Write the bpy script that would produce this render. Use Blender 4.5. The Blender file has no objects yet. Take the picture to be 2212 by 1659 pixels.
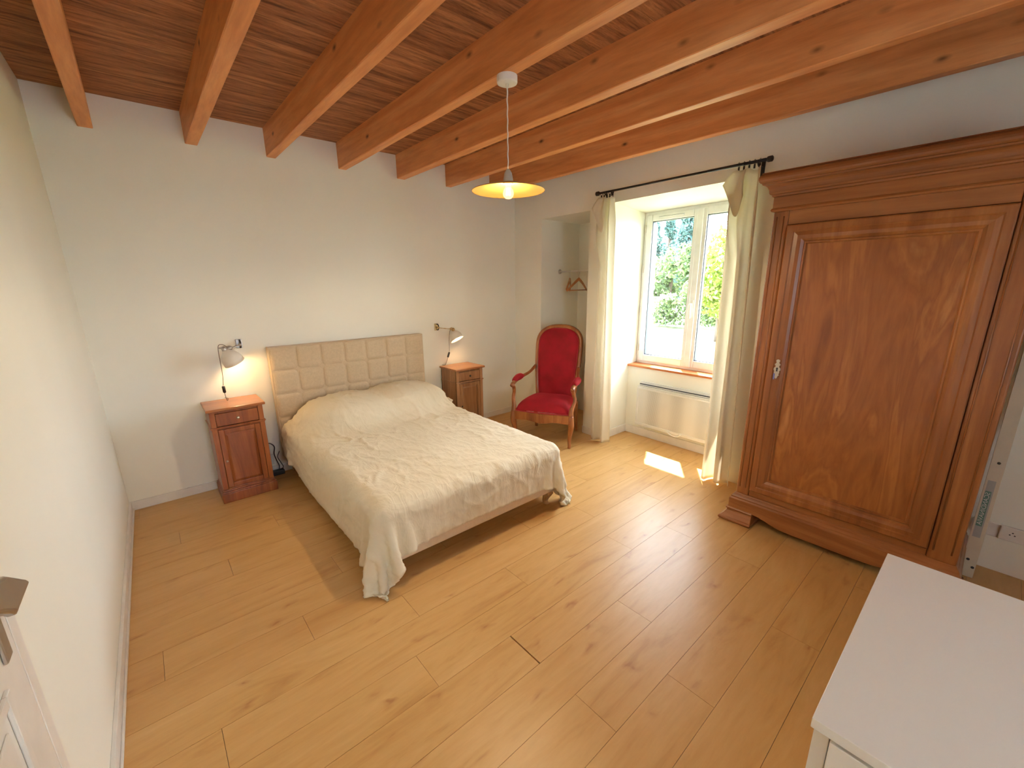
import bpy, bmesh, math, random
import numpy as np
from mathutils import Vector, Matrix, noise

random.seed(7); np.random.seed(7)
SC = bpy.context.scene
COL = SC.collection
PI = math.pi

# ------------------------------------------------------------------ camera
YAW, PITCH, ROLL = 0.7126, 0.2537, -0.0101
FPX = 908.16
cam_d = bpy.data.cameras.new('camera'); cam = bpy.data.objects.new('camera', cam_d); COL.objects.link(cam)
_f = Vector((math.sin(YAW)*math.cos(PITCH), math.cos(YAW)*math.cos(PITCH), -math.sin(PITCH)))
_r = Vector((math.cos(YAW), -math.sin(YAW), 0)); _u = _r.cross(_f)
_r2 = _r*math.cos(ROLL) + _u*math.sin(ROLL); _u2 = -_r*math.sin(ROLL) + _u*math.cos(ROLL)
_m = Matrix(((_r2.x, _u2.x, -_f.x), (_r2.y, _u2.y, -_f.y), (_r2.z, _u2.z, -_f.z)))
cam.matrix_world = Matrix.Translation((0.310, -3.9856, 1.6)) @ _m.to_4x4()
cam_d.sensor_fit = 'HORIZONTAL'; cam_d.sensor_width = 36.0
cam_d.lens = FPX/2212*36.0
cam_d.shift_y = 20.5/2212
cam_d.clip_start = 0.02; cam_d.clip_end = 200
SC.camera = cam

# ------------------------------------------------------------------ world, sun, daylight, exposure
world = bpy.data.worlds.new('World'); SC.world = world; world.use_nodes = True
_bg = world.node_tree.nodes['Background']
_bg.inputs[0].default_value = (0.80, 0.90, 1.0, 1); _bg.inputs[1].default_value = 12.5

def lamp(kind, name, energy, color, loc=(0,0,0), direction=None, **kw):
    d = bpy.data.lights.new(name, kind); d.energy = energy; d.color = color
    for k, v in kw.items(): setattr(d, k, v)
    o = bpy.data.objects.new(name, d); COL.objects.link(o); o.location = loc
    if direction is not None:
        o.rotation_euler = Vector(direction).to_track_quat('-Z', 'Y').to_euler()
    return o
SUN_DIR = Vector((-0.83, -0.556, -1.91)).normalized()
lamp('SUN', 'sun', 20.0, (1.0, 0.95, 0.86), (9, 4, 12), SUN_DIR, angle=math.radians(0.6))
vs = SC.view_settings
vs.view_transform = 'Standard'; vs.look = 'None'; vs.gamma = 1.0; vs.use_curve_mapping = False
vs.exposure = 1.06
SC.cycles.use_denoising = True
SC.cycles.adaptive_threshold = 0.02
SC.cycles.max_bounces = 10; SC.cycles.diffuse_bounces = 6; SC.cycles.glossy_bounces = 4
SC.cycles.transparent_max_bounces = 12
SC.cycles.sample_clamp_indirect = 8.0
SC.cycles.caustics_reflective = False; SC.cycles.caustics_refractive = False

# ------------------------------------------------------------------ materials
def lin(c):
    return tuple(((x/255)/12.92 if x/255 <= .04045 else ((x/255+.055)/1.055)**2.4) for x in c)
class NT:
    def __init__(s, name):
        s.m = bpy.data.materials.new(name); s.m.use_nodes = True
        s.t = s.m.node_tree; s.b = s.t.nodes['Principled BSDF']; s.out = s.t.nodes['Material Output']
    def n(s, typ, **kw):
        x = s.t.nodes.new(typ)
        for k, v in kw.items():
            if k == 'ins':
                for a, b in v.items(): x.inputs[a].default_value = b
            else: setattr(x, k, v)
        return x
    def l(s, a, b): s.t.links.new(a, b)
    def coord(s, scale=(1,1,1), which='Object', rot=(0,0,0), loc=(0,0,0)):
        tc = s.n('ShaderNodeTexCoord'); mp = s.n('ShaderNodeMapping')
        mp.inputs['Scale'].default_value = scale; mp.inputs['Rotation'].default_value = rot
        mp.inputs['Location'].default_value = loc
        s.l(tc.outputs[which], mp.inputs[0]); return mp.outputs[0]
    def noise(s, v, scale=5, detail=4, rough=.55, dist=0):
        x = s.n('ShaderNodeTexNoise', ins={'Scale': scale, 'Detail': detail, 'Roughness': rough, 'Distortion': dist})
        s.l(v, x.inputs['Vector']); return x.outputs['Fac']
    def ramp(s, fac, stops, interp='LINEAR'):
        x = s.n('ShaderNodeValToRGB'); x.color_ramp.interpolation = interp; e = x.color_ramp.elements
        while len(e) < len(stops): e.new(0.5)
        for i, (p, c) in enumerate(stops):
            e[i].position = p; e[i].color = (*c, 1) if len(c) == 3 else c
        s.l(fac, x.inputs[0]); return x.outputs['Color']
    def mix(s, fac, a, b, mode='MIX'):
        x = s.n('ShaderNodeMix', data_type='RGBA', blend_type=mode)
        for sock, v in ((x.inputs[0], fac), (x.inputs[6], a), (x.inputs[7], b)):
            if isinstance(v, (int, float)): sock.default_value = v
            elif isinstance(v, tuple): sock.default_value = (*v, 1) if len(v) == 3 else v
            else: s.l(v, sock)
        return x.outputs[2]
    def math(s, op, a, b=None, c=None):
        x = s.n('ShaderNodeMath', operation=op)
        for i, v in enumerate((a, b, c)):
            if v is None: continue
            if isinstance(v, (int, float)): x.inputs[i].default_value = v
            else: s.l(v, x.inputs[i])
        return x.outputs[0]
    def bump(s, h, strength=.2, dist=.01):
        x = s.n('ShaderNodeBump', ins={'Strength': strength, 'Distance': dist}); s.l(h, x.inputs['Height'])
        s.l(x.outputs[0], s.b.inputs['Normal'])
    def set(s, **kw):
        for k, v in kw.items():
            k = {'rough': 'Roughness', 'metal': 'Metallic', 'color': 'Base Color', 'spec': 'Specular IOR Level',
                 'sheen': 'Sheen Weight', 'coat': 'Coat Weight', 'coatr': 'Coat Roughness', 'sheenr': 'Sheen Roughness',
                 'trans': 'Transmission Weight'}.get(k, k)
            i = s.b.inputs[k]
            if isinstance(v, (int, float)): i.default_value = v
            elif isinstance(v, tuple): i.default_value = (*v, 1) if len(v) == 3 else v
            else: s.l(v, i)
        return s.m

def simple(name, col, rough=.5, metal=0, nz=.04, nscale=8, bump=0, bscale=60, **kw):
    t = NT(name); v = t.coord()
    c2 = tuple(max(0, x*(1-nz*3)) for x in col)
    t.set(color=t.ramp(t.noise(v, nscale), [(.3, c2), (.7, col)]), rough=rough, metal=metal, **kw)
    if bump: t.bump(t.noise(v, bscale, 3), bump, .004)
    return t.m

KX = {'beam_pine': (.12, .5, 1)}
def wood(name, base, dark, light, axis='z', fine=1.0, knots=0.0, rough=.45, coat=0.0, swirl=.6, kscale=3.0, bump=.12, figure=2.2):
    t = NT(name)
    st = {'x': (.10, 1, 1), 'y': (1, .10, 1), 'z': (1, 1, .10)}[axis]
    v = t.coord(st)
    g1 = t.noise(v, figure*3*fine, 5, .6, swirl)
    g2 = t.noise(v, 38*fine, 4, .65, .15)
    c = t.ramp(g1, [(.25, dark), (.48, base), (.75, light)])
    c = t.mix(.55, c, t.ramp(g2, [(.25, (.62, .55, .5)), (.6, (1, 1, 1))]), 'MULTIPLY')
    if knots:
        kst = {'x': (.45, 1, 1), 'y': (1, .45, 1), 'z': (1, 1, .45)}[axis]
        kv = t.coord(KX.get(name, kst))
        vo = t.n('ShaderNodeTexVoronoi', ins={'Scale': kscale, 'Randomness': 1.0}); t.l(kv, vo.inputs['Vector'])
        kn = t.ramp(vo.outputs['Distance'], [(.03, (1, 1, 1)), (.085, (.35, .35, .35)), (.14, (0, 0, 0))])
        rnd = t.n('ShaderNodeSeparateColor'); t.l(vo.outputs['Color'], rnd.inputs[0])
        gate = t.math('GREATER_THAN', rnd.outputs[0], 1-knots)
        k = t.math('MULTIPLY', kn, gate)
        c = t.mix(k, c, tuple(x*.22 for x in dark))
    t.set(color=c, rough=rough)
    if coat: t.set(coat=coat, coatr=.2)
    t.bump(t.math('ADD', g1, g2), bump, .004)
    return t.m

def make_wall_mat(name, col, spec=.25):
    t = NT(name); v = t.coord()
    n = t.noise(v, 1.3, 3, .5)
    t.set(color=t.ramp(n, [(.3, tuple(x*.955 for x in col)), (.7, col)]), rough=.62, spec=spec)
    t.bump(t.noise(v, 9, 4, .6), .12, .01)
    return t.m
M = {}
M['wall'] = make_wall_mat('painted_wall', (.865, .862, .775))
M['white'] = simple('white_paint', (.82, .80, .75), .35)
M['upvc'] = simple('white_window_plastic', (.84, .85, .84), .28)
M['gasket_and_shade'] = simple('dark_gasket_and_shade', (.05, .06, .08), .5)  # window seals, and painted-in shade in the door seam and heater vent
M['heater'] = simple('heater_enamel', (.80, .80, .77), .3)

t = NT('floor_planks')
v = t.coord((.16, 1, 1))
at = t.n('ShaderNodeAttribute', attribute_name='plank'); sep = t.n('ShaderNodeSeparateColor'); t.l(at.outputs['Color'], sep.inputs[0])
off = t.n('ShaderNodeVectorMath', operation='SCALE', ins={'Scale': 37.0}); t.l(at.outputs['Color'], off.inputs[0])
ad = t.n('ShaderNodeVectorMath', operation='ADD'); t.l(v, ad.inputs[0]); t.l(off.outputs[0], ad.inputs[1])
g1 = t.noise(ad.outputs[0], 9, 5, .6, 1.2)
g2 = t.noise(ad.outputs[0], 60, 4, .6, .2)
c = t.ramp(g1, [(.22, lin((188, 140, 82))), (.42, lin((208, 164, 101))), (.75, lin((217, 176, 117)))])
c = t.mix(.22, c, t.ramp(g2, [(.25, (.72, .62, .5)), (.6, (1, 1, 1))]), 'MULTIPLY')
v2 = t.coord((.42, 1, 1)); ad2 = t.n('ShaderNodeVectorMath', operation='ADD'); t.l(v2, ad2.inputs[0]); t.l(off.outputs[0], ad2.inputs[1])
dst = t.n('ShaderNodeTexNoise', ins={'Scale': 14, 'Detail': 2}); t.l(ad2.outputs[0], dst.inputs['Vector'])
sc_ = t.n('ShaderNodeVectorMath', operation='SCALE', ins={'Scale': .12}); t.l(dst.outputs['Color'], sc_.inputs[0])
ad3 = t.n('ShaderNodeVectorMath', operation='ADD'); t.l(ad2.outputs[0], ad3.inputs[0]); t.l(sc_.outputs[0], ad3.inputs[1])
vo = t.n('ShaderNodeTexVoronoi', voronoi_dimensions='2D', ins={'Scale': 9.0, 'Randomness': 1.0}); t.l(ad3.outputs[0], vo.inputs['Vector'])
vs_ = t.n('ShaderNodeSeparateColor'); t.l(vo.outputs['Color'], vs_.inputs[0])
kn = t.math('MULTIPLY', t.ramp(vo.outputs['Distance'], [(.03, (1, 1, 1)), (.08, (.45, .45, .45)), (.22, (0, 0, 0))]), t.math('MULTIPLY', t.math('GREATER_THAN', vs_.outputs[0], .52), vs_.outputs[1]))
c = t.mix(t.math('MULTIPLY', kn, .55), c, lin((150, 84, 40)))
c = t.mix(t.math('MULTIPLY_ADD', sep.outputs[0], .16, -.03), c, lin((204, 148, 88)))
t.set(color=c, rough=t.math('MULTIPLY_ADD', g2, .16, .27), spec=.4)
t.bump(t.math('ADD', g2, t.noise(t.coord((1, 1, 1)), 14, 3, .6)), .05, .003)
M['floor'] = t.m
M['dark_gap'] = simple('dark_gap', (.035, .02, .012), .9)

t = NT('ceiling_boards')
v = t.coord((.09, 1, 1))
g1 = t.noise(v, 14, 6, .7, .7); g2 = t.noise(v, 46, 5, .7, .3)
c = t.ramp(g1, [(.28, lin((92, 50, 30))), (.44, lin((164, 104, 64))), (.60, lin((196, 134, 86))), (.76, lin((226, 168, 114)))])
c = t.mix(.8, c, t.ramp(g2, [(.32, (.3, .24, .2)), (.55, (1, 1, 1))]), 'MULTIPLY')
t.set(color=c, rough=.7)
t.bump(t.math('ADD', g1, g2), .8, .02)
M['ceiling'] = t.m
M['beam'] = wood('beam_pine', lin((222, 148, 88)), lin((194, 116, 62)), lin((238, 176, 116)), 'y', .8, knots=.85, rough=.55, kscale=7.0, bump=.15, swirl=.8)
M['walnut'] = wood('armoire_walnut', lin((152, 92, 48)), lin((112, 60, 30)), lin((184, 122, 68)), 'z', .9, rough=.34, coat=.25, swirl=.9, bump=.05)
M['walnut_h'] = wood('armoire_walnut_rails', lin((148, 90, 48)), lin((110, 60, 32)), lin((178, 118, 68)), 'y', .9, rough=.34, coat=.25, swirl=.9, bump=.05)
def burl():
    t = NT('armoire_burl_panel')
    v = t.coord((1, 1.15, .20)); w = t.coord((.0, 1, .8))
    warp = t.noise(w, 3.2, 3, .5)
    g = t.noise(v, 4.6, 4, .5, 1.5); g2 = t.noise(v, 34, 4, .6, .8)
    c = t.ramp(g, [(.30, lin((130, 72, 34))), (.43, lin((160, 96, 46))), (.50, lin((146, 84, 40))), (.56, lin((170, 106, 52))), (.63, lin((152, 90, 42))), (.76, lin((190, 130, 72)))])
    vo = t.n('ShaderNodeTexVoronoi', ins={'Scale': 3.4, 'Randomness': 1.0}); 
    dn = t.n('ShaderNodeTexNoise', ins={'Scale': 9, 'Detail': 3}); t.l(w, dn.inputs['Vector'])
    s1 = t.n('ShaderNodeVectorMath', operation='SCALE', ins={'Scale': .22}); t.l(dn.outputs['Color'], s1.inputs[0])
    a1 = t.n('ShaderNodeVectorMath', operation='ADD'); t.l(w, a1.inputs[0]); t.l(s1.outputs[0], a1.inputs[1]); t.l(a1.outputs[0], vo.inputs['Vector'])
    r_ = t.n('ShaderNodeSeparateColor'); t.l(vo.outputs['Color'], r_.inputs[0])
    k = t.math('MULTIPLY', t.ramp(vo.outputs['Distance'], [(.05, (1, 1, 1)), (.09, (.3, .3, .3)), (.13, (.7, .7, .7)), (.26, (0, 0, 0))]), t.math('GREATER_THAN', r_.outputs[0], .60))
    c = t.mix(t.math('MULTIPLY', k, .5), c, lin((84, 42, 22)))
    c = t.mix(.35, c, t.ramp(g2, [(.3, (.6, .5, .42)), (.6, (1, 1, 1))]), 'MULTIPLY')
    t.set(color=c, rough=.32, coat=.3, coatr=.2); t.bump(g, .05, .003)
    return t.m
M['burl'] = burl()
M['cherry'] = wood('nightstand_wood', lin((152, 82, 40)), lin((104, 46, 22)), lin((182, 112, 60)), 'z', 1.3, rough=.3, coat=.35, swirl=1.2, figure=2.6, bump=.04)
M['cherry_top'] = wood('nightstand_top_wood', lin((176, 108, 58)), lin((136, 72, 36)), lin((204, 140, 84)), 'x', 1.3, rough=.3, coat=.3, swirl=.8, bump=.04)
M['nutwood'] = wood('nightstand_nutwood', lin((158, 112, 72)), lin((112, 74, 46)), lin((188, 142, 98)), 'z', 1.3, rough=.34, coat=.25, swirl=1.2, figure=2.6, bump=.04)
M['nut_top'] = wood('nightstand_nut_top', lin((176, 118, 70)), lin((140, 88, 50)), lin((200, 146, 96)), 'x', 1.3, rough=.34, coat=.25, swirl=.8, bump=.04)
M['chairwood'] = wood('armchair_walnut', lin((156, 94, 50)), lin((112, 60, 32)), lin((186, 124, 72)), 'z', 2, rough=.32, coat=.3, bump=.03)
M['birch'] = wood('birch_leg', lin((200, 160, 112)), lin((178, 132, 84)), lin((216, 180, 134)), 'z', 2, rough=.45, bump=.02)
M['hangerwood'] = wood('hanger_wood', lin((190, 130, 76)), lin((160, 100, 54)), lin((208, 150, 96)), 'x', 2, rough=.4, bump=.02)
M['sill'] = wood('sill_wood', lin((196, 116, 62)), lin((160, 84, 42)), lin((214, 140, 84)), 'y', 1, rough=.35, bump=.03)

t = NT('red_velvet'); v = t.coord()
c = t.ramp(t.noise(v, 7, 4, .6), [(.3, lin((140, 2, 22))), (.7, lin((172, 4, 34)))])
t.set(color=c, rough=.8, sheen=.6, sheenr=.35); t.b.inputs['Sheen Tint'].default_value = (*lin((230, 70, 90)), 1)
t.bump(t.noise(v, 320, 2, .5), .15, .002); M['velvet'] = t.m
M['piping'] = simple('red_piping', lin((176, 44, 56)), .7)

def linen(name, col, scale=420, b=.25, dark=.86):
    t = NT(name)
    va = t.coord((scale, scale*.12, scale)); vb = t.coord((scale*.12, scale, scale*.12))
    a, b_ = t.noise(va, 1, 2), t.noise(vb, 1, 2); s = t.math('ADD', a, b_)
    c = t.ramp(t.math('MULTIPLY', s, .5), [(.35, tuple(x*dark for x in col)), (.62, col)])
    t.set(color=c, rough=.85, sheen=.15); t.bump(s, b, .0015)
    return t.m
M['headboard'] = linen('headboard_linen', lin((205, 185, 155)))
M['base_fabric'] = linen('base_fabric', lin((228, 206, 176)), dark=.93)

t = NT('cotton_sheet'); v = t.coord()
t.set(color=t.ramp(t.noise(v, 3, 3), [(.3, lin((222, 212, 186))), (.7, lin((230, 220, 195)))]), rough=.8, sheen=.1)
def ridge(q): return t.math('POWER', t.math('SUBTRACT', 1.0, t.math('ABSOLUTE', t.math('MULTIPLY_ADD', q, 3.2, -1.6))), 3.0)
w1 = ridge(t.noise(t.coord((1, 2.2, 1)), 5.5, 3, .5, .8)); w2 = ridge(t.noise(t.coord((2.6, 1, 1), rot=(0, 0, .5)), 6.5, 3, .5, .8))
t.bump(t.math('ADD', w1, w2), .17, .010); M['sheet'] = t.m

t = NT('curtain_cotton'); v = t.coord()
t.set(color=t.ramp(t.noise(v, 5, 3), [(.3, lin((238, 231, 214))), (.7, lin((246, 241, 228)))]), rough=.85, sheen=.1)
tr = t.n('ShaderNodeBsdfTranslucent'); tr.inputs[0].default_value = (*lin((236, 230, 216)), 1)
mx = t.n('ShaderNodeMixShader'); mx.inputs[0].default_value = .5
t.l(t.b.outputs[0], mx.inputs[1]); t.l(tr.outputs[0], mx.inputs[2]); t.l(mx.outputs[0], t.out.inputs[0])
t.bump(t.noise(t.coord((1, 1, .25)), 22, 3, .6, 1), .2, .01)
M['curtain'] = t.m

M['brass'] = simple('brass', (.62, .45, .22), .28, 1.0)
M['steel'] = simple('brushed_steel', (.55, .54, .52), .32, 1.0)
M['nickel'] = simple('aged_nickel', (.62, .56, .48), .35, 1.0, bump=.2)
M['black'] = simple('black_metal', (.02, .02, .022), .4)
M['black_plastic'] = simple('black_plastic', (.025, .025, .025), .45)
M['grey_metal'] = simple('zinc_metal', (.50, .48, .44), .35, .8)
M['shade'] = simple('lamp_enamel', (.80, .74, .64), .4)
M['shade_in'] = simple('golden_shade', (.52, .33, .10), .35)
M['ceramic'] = simple('lamp_socket_cream', (.62, .58, .48), .5)
M['cordw'] = simple('white_textile_cord', (.78, .74, .68), .8)
M['chest'] = simple('white_melamine', (.80, .785, .75), .24, nz=.005)
M['bluetag'] = simple('blue_key_tag', (.18, .22, .55), .5)
M['sticker'] = simple('grey_sticker', (.42, .42, .40), .5)
M['stickerg'] = simple('green_sticker', (.13, .26, .20), .5)
M['stickerw'] = simple('white_letter', (.75, .75, .70), .5)
M['board'] = simple('ivory_board', (.70, .62, .47), .45)

def emis(name, col, strength, transp=0):
    t = NT(name); e = t.n('ShaderNodeEmission'); e.inputs[0].default_value = (*col, 1); e.inputs[1].default_value = strength
    if transp:
        tr = t.n('ShaderNodeBsdfTransparent'); mx = t.n('ShaderNodeMixShader'); mx.inputs[0].default_value = transp
        t.l(e.outputs[0], mx.inputs[1]); t.l(tr.outputs[0], mx.inputs[2]); t.l(mx.outputs[0], t.out.inputs[0])
    else: t.l(e.outputs[0], t.out.inputs[0])
    return t.m
M['bulb'] = emis('warm_bulb', (1, .62, .22), 2.2, .62)
M['filament'] = emis('bulb_filament', (1, .80, .5), 60)
M['bulb2'] = emis('lamp_bulb', (1, .82, .55), 16, .35)

t = NT('window_glass')
tr = t.n('ShaderNodeBsdfTransparent'); gl = t.n('ShaderNodeBsdfGlossy'); gl.inputs['Roughness'].default_value = .02
lw = t.n('ShaderNodeLayerWeight', ins={'Blend': .5}); fr = t.n('ShaderNodeMath', operation='POWER'); t.l(lw.outputs['Facing'], fr.inputs[0]); fr.inputs[1].default_value = 4.5; mx = t.n('ShaderNodeMixShader')
tr.inputs[0].default_value = (.97, .98, .98, 1)
t.l(t.math('MULTIPLY_ADD', fr.outputs[0], .8, .03), mx.inputs[0]); t.l(tr.outputs[0], mx.inputs[1]); t.l(gl.outputs[0], mx.inputs[2]); t.l(mx.outputs[0], t.out.inputs[0])
M['glass'] = t.m

def leafmat(name, a, b):
    t = NT(name); oi = t.n('ShaderNodeAttribute', attribute_name='tone')
    c = t.ramp(oi.outputs['Fac'], [(0, a), (1, b)])
    t.set(color=c, rough=.5); tr = t.n('ShaderNodeBsdfTranslucent'); t.l(c, tr.inputs[0])
    mx = t.n('ShaderNodeMixShader'); mx.inputs[0].default_value = .35
    t.l(t.b.outputs[0], mx.inputs[1]); t.l(tr.outputs[0], mx.inputs[2]); t.l(mx.outputs[0], t.out.inputs[0])
    return t.m
M['leaf_conifer'] = leafmat('conifer_leaf', (.035, .09, .085), (.13, .22, .19))
M['leaf_green'] = leafmat('green_leaf', (.06, .11, .04), (.22, .29, .11))
M['leaf_yellow'] = leafmat('yellow_green_leaf', (.11, .18, .02), (.36, .42, .09))
M['petal'] = leafmat('white_petal', (.6, .6, .55), (.85, .85, .80))
M['bark'] = simple('bark', (.10, .07, .05), .9, bump=.5)
M['stone'] = simple('rendered_garden_wall', (.15, .14, .12), .9, nz=.1, nscale=2)
t = NT('lawn_grass'); v = t.coord()
t.set(color=t.ramp(t.noise(v, .9, 5, .65), [(.36, (.05, .08, .015)), (.52, (.20, .22, .10)), (.7, (.34, .34, .22))]), rough=.9)
M['lawn'] = t.m

# ------------------------------------------------------------------ mesh helpers
class MB:
    def __init__(s): s.v = []; s.f = []; s.sm = []
    def add(s, vs, fs, smooth=False):
        o = len(s.v); s.v += [tuple(p) for p in vs]; s.f += [tuple(i+o for i in f) for f in fs]; s.sm += [smooth]*len(fs); return s
    def hex(s, p):   # 8 points: bottom loop 0-3, top loop 4-7
        return s.add(p, [(0,3,2,1),(4,5,6,7),(0,1,5,4),(1,2,6,5),(2,3,7,6),(3,0,4,7)])
    def box(s, x0, x1, y0, y1, z0, z1):
        return s.hex([(x0,y0,z0),(x1,y0,z0),(x1,y1,z0),(x0,y1,z0),(x0,y0,z1),(x1,y0,z1),(x1,y1,z1),(x0,y1,z1)])
    def tube(s, pts, r, n=10, closed=False, cap=True, smooth=True):
        pts = [Vector(p) for p in pts]; N = len(pts); vs = []
        rs = r if isinstance(r, (list, tuple)) else [r]*N
        up = None
        for i, p in enumerate(pts):
            if closed: d = pts[(i+1) % N]-pts[i-1]
            else: d = pts[min(i+1, N-1)]-pts[max(i-1, 0)]
            d.normalize()
            if up is None:
                up = Vector((0,0,1)) if abs(d.z) < .9 else Vector((1,0,0))
            a = d.cross(up).normalized(); b = a.cross(d).normalized(); up = b
            for k in range(n):
                t = 2*PI*k/n; vs.append(p+(a*math.cos(t)+b*math.sin(t))*rs[i])
        fs = []
        for i in range(N if closed else N-1):
            j = (i+1) % N
            for k in range(n):
                k2 = (k+1) % n; fs.append((i*n+k, i*n+k2, j*n+k2, j*n+k))
        if cap and not closed:
            fs.append(tuple(reversed(range(n)))); fs.append(tuple(range((N-1)*n, N*n)))
        return s.add(vs, fs, smooth)
    def lathe(s, prof, n=24, origin=(0,0,0), axis=(0,0,1), smooth=True, cap=False):
        ax = Vector(axis).normalized(); up = Vector((1,0,0)) if abs(ax.x) < .9 else Vector((0,1,0))
        a = ax.cross(up).normalized(); b = ax.cross(a); o = Vector(origin); vs = []
        for r, h in prof:
            for k in range(n):
                t = 2*PI*k/n; vs.append(o+ax*h+(a*math.cos(t)+b*math.sin(t))*max(r, 1e-5))
        fs = []
        for i in range(len(prof)-1):
            for k in range(n):
                k2 = (k+1) % n; fs.append((i*n+k, i*n+k2, (i+1)*n+k2, (i+1)*n+k))
        if cap:
            fs.append(tuple(reversed(range(n)))); fs.append(tuple(range((len(prof)-1)*n, len(prof)*n)))
        return s.add(vs, fs, smooth)
    def prism(s, poly, vec, smooth=False):
        v = Vector(vec); n = len(poly); P = [Vector(p) for p in poly]
        vs = P+[p+v for p in P]
        fs = [tuple(reversed(range(n))), tuple(range(n, 2*n))]+[(i, (i+1) % n, (i+1) % n+n, i+n) for i in range(n)]
        return s.add(vs, fs, smooth)
    def loft(s, rings, closed=True, cap=True, smooth=True):
        n = len(rings[0]); vs = [p for r in rings for p in r]; fs = []
        for i in range(len(rings)-1):
            for k in range(n if closed else n-1):
                k2 = (k+1) % n; fs.append((i*n+k, i*n+k2, (i+1)*n+k2, (i+1)*n+k))
        if cap and closed:
            fs.append(tuple(reversed(range(n)))); fs.append(tuple(range((len(rings)-1)*n, len(rings)*n)))
        return s.add(vs, fs, smooth)
    def grid(s, fn, nu, nv, smooth=True):
        vs = [fn(i/(nu), j/(nv)) for j in range(nv+1) for i in range(nu+1)]
        fs = [(j*(nu+1)+i, j*(nu+1)+i+1, (j+1)*(nu+1)+i+1, (j+1)*(nu+1)+i) for j in range(nv) for i in range(nu)]
        return s.add(vs, fs, smooth)

def tag(o, label=None, cat=None, group=None, kind=None):
    if label: o['label'] = label
    if cat: o['category'] = cat
    if group: o['group'] = group
    if kind: o['kind'] = kind
    return o
def thing(name, label, cat, loc=(0,0,0), rz=0, group=None):
    o = bpy.data.objects.new(name, None); COL.objects.link(o); o.empty_display_size = .1
    o.location = loc; o.rotation_euler = (0, 0, rz); return tag(o, label, cat, group)
def world_root(o):
    p = Vector((0,0,0))
    while o is not None: p += Vector(o.location); o = o.parent
    return p
def obj(name, mb, mat, parent=None, bevel=0, local=False, origin=None, subsurf=0, solid=0, seg=2, recalc=True):
    me = bpy.data.meshes.new(name)
    vs = [Vector(p) for p in mb.v]
    if parent is not None: off = Vector((0,0,0)) if local else world_root(parent)
    elif origin is not None: off = Vector(origin)
    else:
        xs, ys, zs = zip(*[(p.x, p.y, p.z) for p in vs]); off = Vector(((min(xs)+max(xs))/2, (min(ys)+max(ys))/2, min(zs)))
    me.from_pydata([p-off for p in vs], [], mb.f)
    me.polygons.foreach_set('use_smooth', mb.sm)
    me.materials.append(M[mat] if isinstance(mat, str) else mat)
    if recalc:
        bm = bmesh.new(); bm.from_mesh(me); bmesh.ops.recalc_face_normals(bm, faces=bm.faces); bm.to_mesh(me); bm.free()
    me.update()
    o = bpy.data.objects.new(name, me); COL.objects.link(o)
    if parent is not None: o.parent = parent
    else: o.location = off
    if solid:
        m = o.modifiers.new('thick', 'SOLIDIFY'); m.thickness = solid; m.offset = 0
    if bevel:
        m = o.modifiers.new('bevel', 'BEVEL'); m.width = bevel; m.segments = seg; m.limit_method = 'ANGLE'; m.angle_limit = math.radians(35)
        m.harden_normals = False
    if subsurf:
        m = o.modifiers.new('sub', 'SUBSURF'); m.levels = subsurf; m.render_levels = subsurf
    return o
def struct(name, mb, mat, parent=None, **kw):
    o = obj(name, mb, mat, parent, **kw)
    if parent is None: o['kind'] = 'structure'
    return o
def copy_tree(o, parent=None):
    c = o.copy(); COL.objects.link(c); c.parent = parent
    for ch in list(o.children): copy_tree(ch, c)
    return c
def bez(pts, n=8):
    # Catmull-Rom through the points
    P = [Vector(p) for p in pts]; P = [2*P[0]-P[1]]+P+[2*P[-1]-P[-2]]; out = []
    for i in range(1, len(P)-2):
        for k in range(n):
            t = k/n; a, b, c, d = P[i-1], P[i], P[i+1], P[i+2]
            out.append(.5*((2*b)+(c-a)*t+(2*a-5*b+4*c-d)*t*t+(-a+3*b-3*c+d)*t**3))
    out.append(P[-2]); return out

# ------------------------------------------------------------------ room shell
W0, SK = 3.8233, 0.0251
def WX(y, off=0): return W0+SK*y+off
def wbox(mb, ya, yb, oa, ob, za, zb, zb2=None, za2=None):
    """box in the window wall: y from ya (far) to yb (near), depth oa..ob behind the wall face"""
    zb2 = zb if zb2 is None else zb2; za2 = za if za2 is None else za2
    return mb.hex([(WX(ya, oa), ya, za), (WX(yb, oa), yb, za), (WX(yb, ob), yb, za2), (WX(ya, ob), ya, za2),
                   (WX(ya, oa), ya, zb), (WX(yb, oa), yb, zb), (WX(yb, ob), yb, zb2), (WX(ya, ob), ya, zb2)])
ZC, ZB, YR = 2.779, 2.578, -6.0
def lx(y): return 0.0116*y

# floor of single planks
PL, PW = 1.387, 0.1967
ends = {0: .972, 1: 1.362, 2: .541, 3: 1.366, 4: .34, 5: .95, -1: .27, -2: 1.10, -3: .66, -4: .12, -5: .93, -6: 1.3, 6: .2, 7: 1.1, 8: .6}
mb = MB(); tones = []
row = -15
def plank(x0, x1, y0, y1):
    g = .0007
    mb.box(x0+g, x1-g, y0+g, y1-g, -.012, 0)
    tones.append((random.random(), random.random(), random.random()))
for row in range(-14, 19):
    y1 = -2.545-PW*row; y0 = y1-PW
    e = ends.get(row, (row*0.53) % PL)
    x = e-PL*math.ceil((e+.15)/PL)
    while x < 4.7:
        xa, xb = max(x, -.2), min(x+PL, 4.7)
        if row == 1 and abs(x+PL-1.362) < .01: xb -= .005
        if xb-xa > .02: plank(xa, xb, y0, min(y1, .3))
        x += PL
nb_ = len(tones)
fl = obj('floor', mb, 'floor', origin=(0,0,0)); fl['kind'] = 'structure'
att = fl.data.color_attributes.new('plank', 'FLOAT_COLOR', 'CORNER')
cols = []
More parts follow.
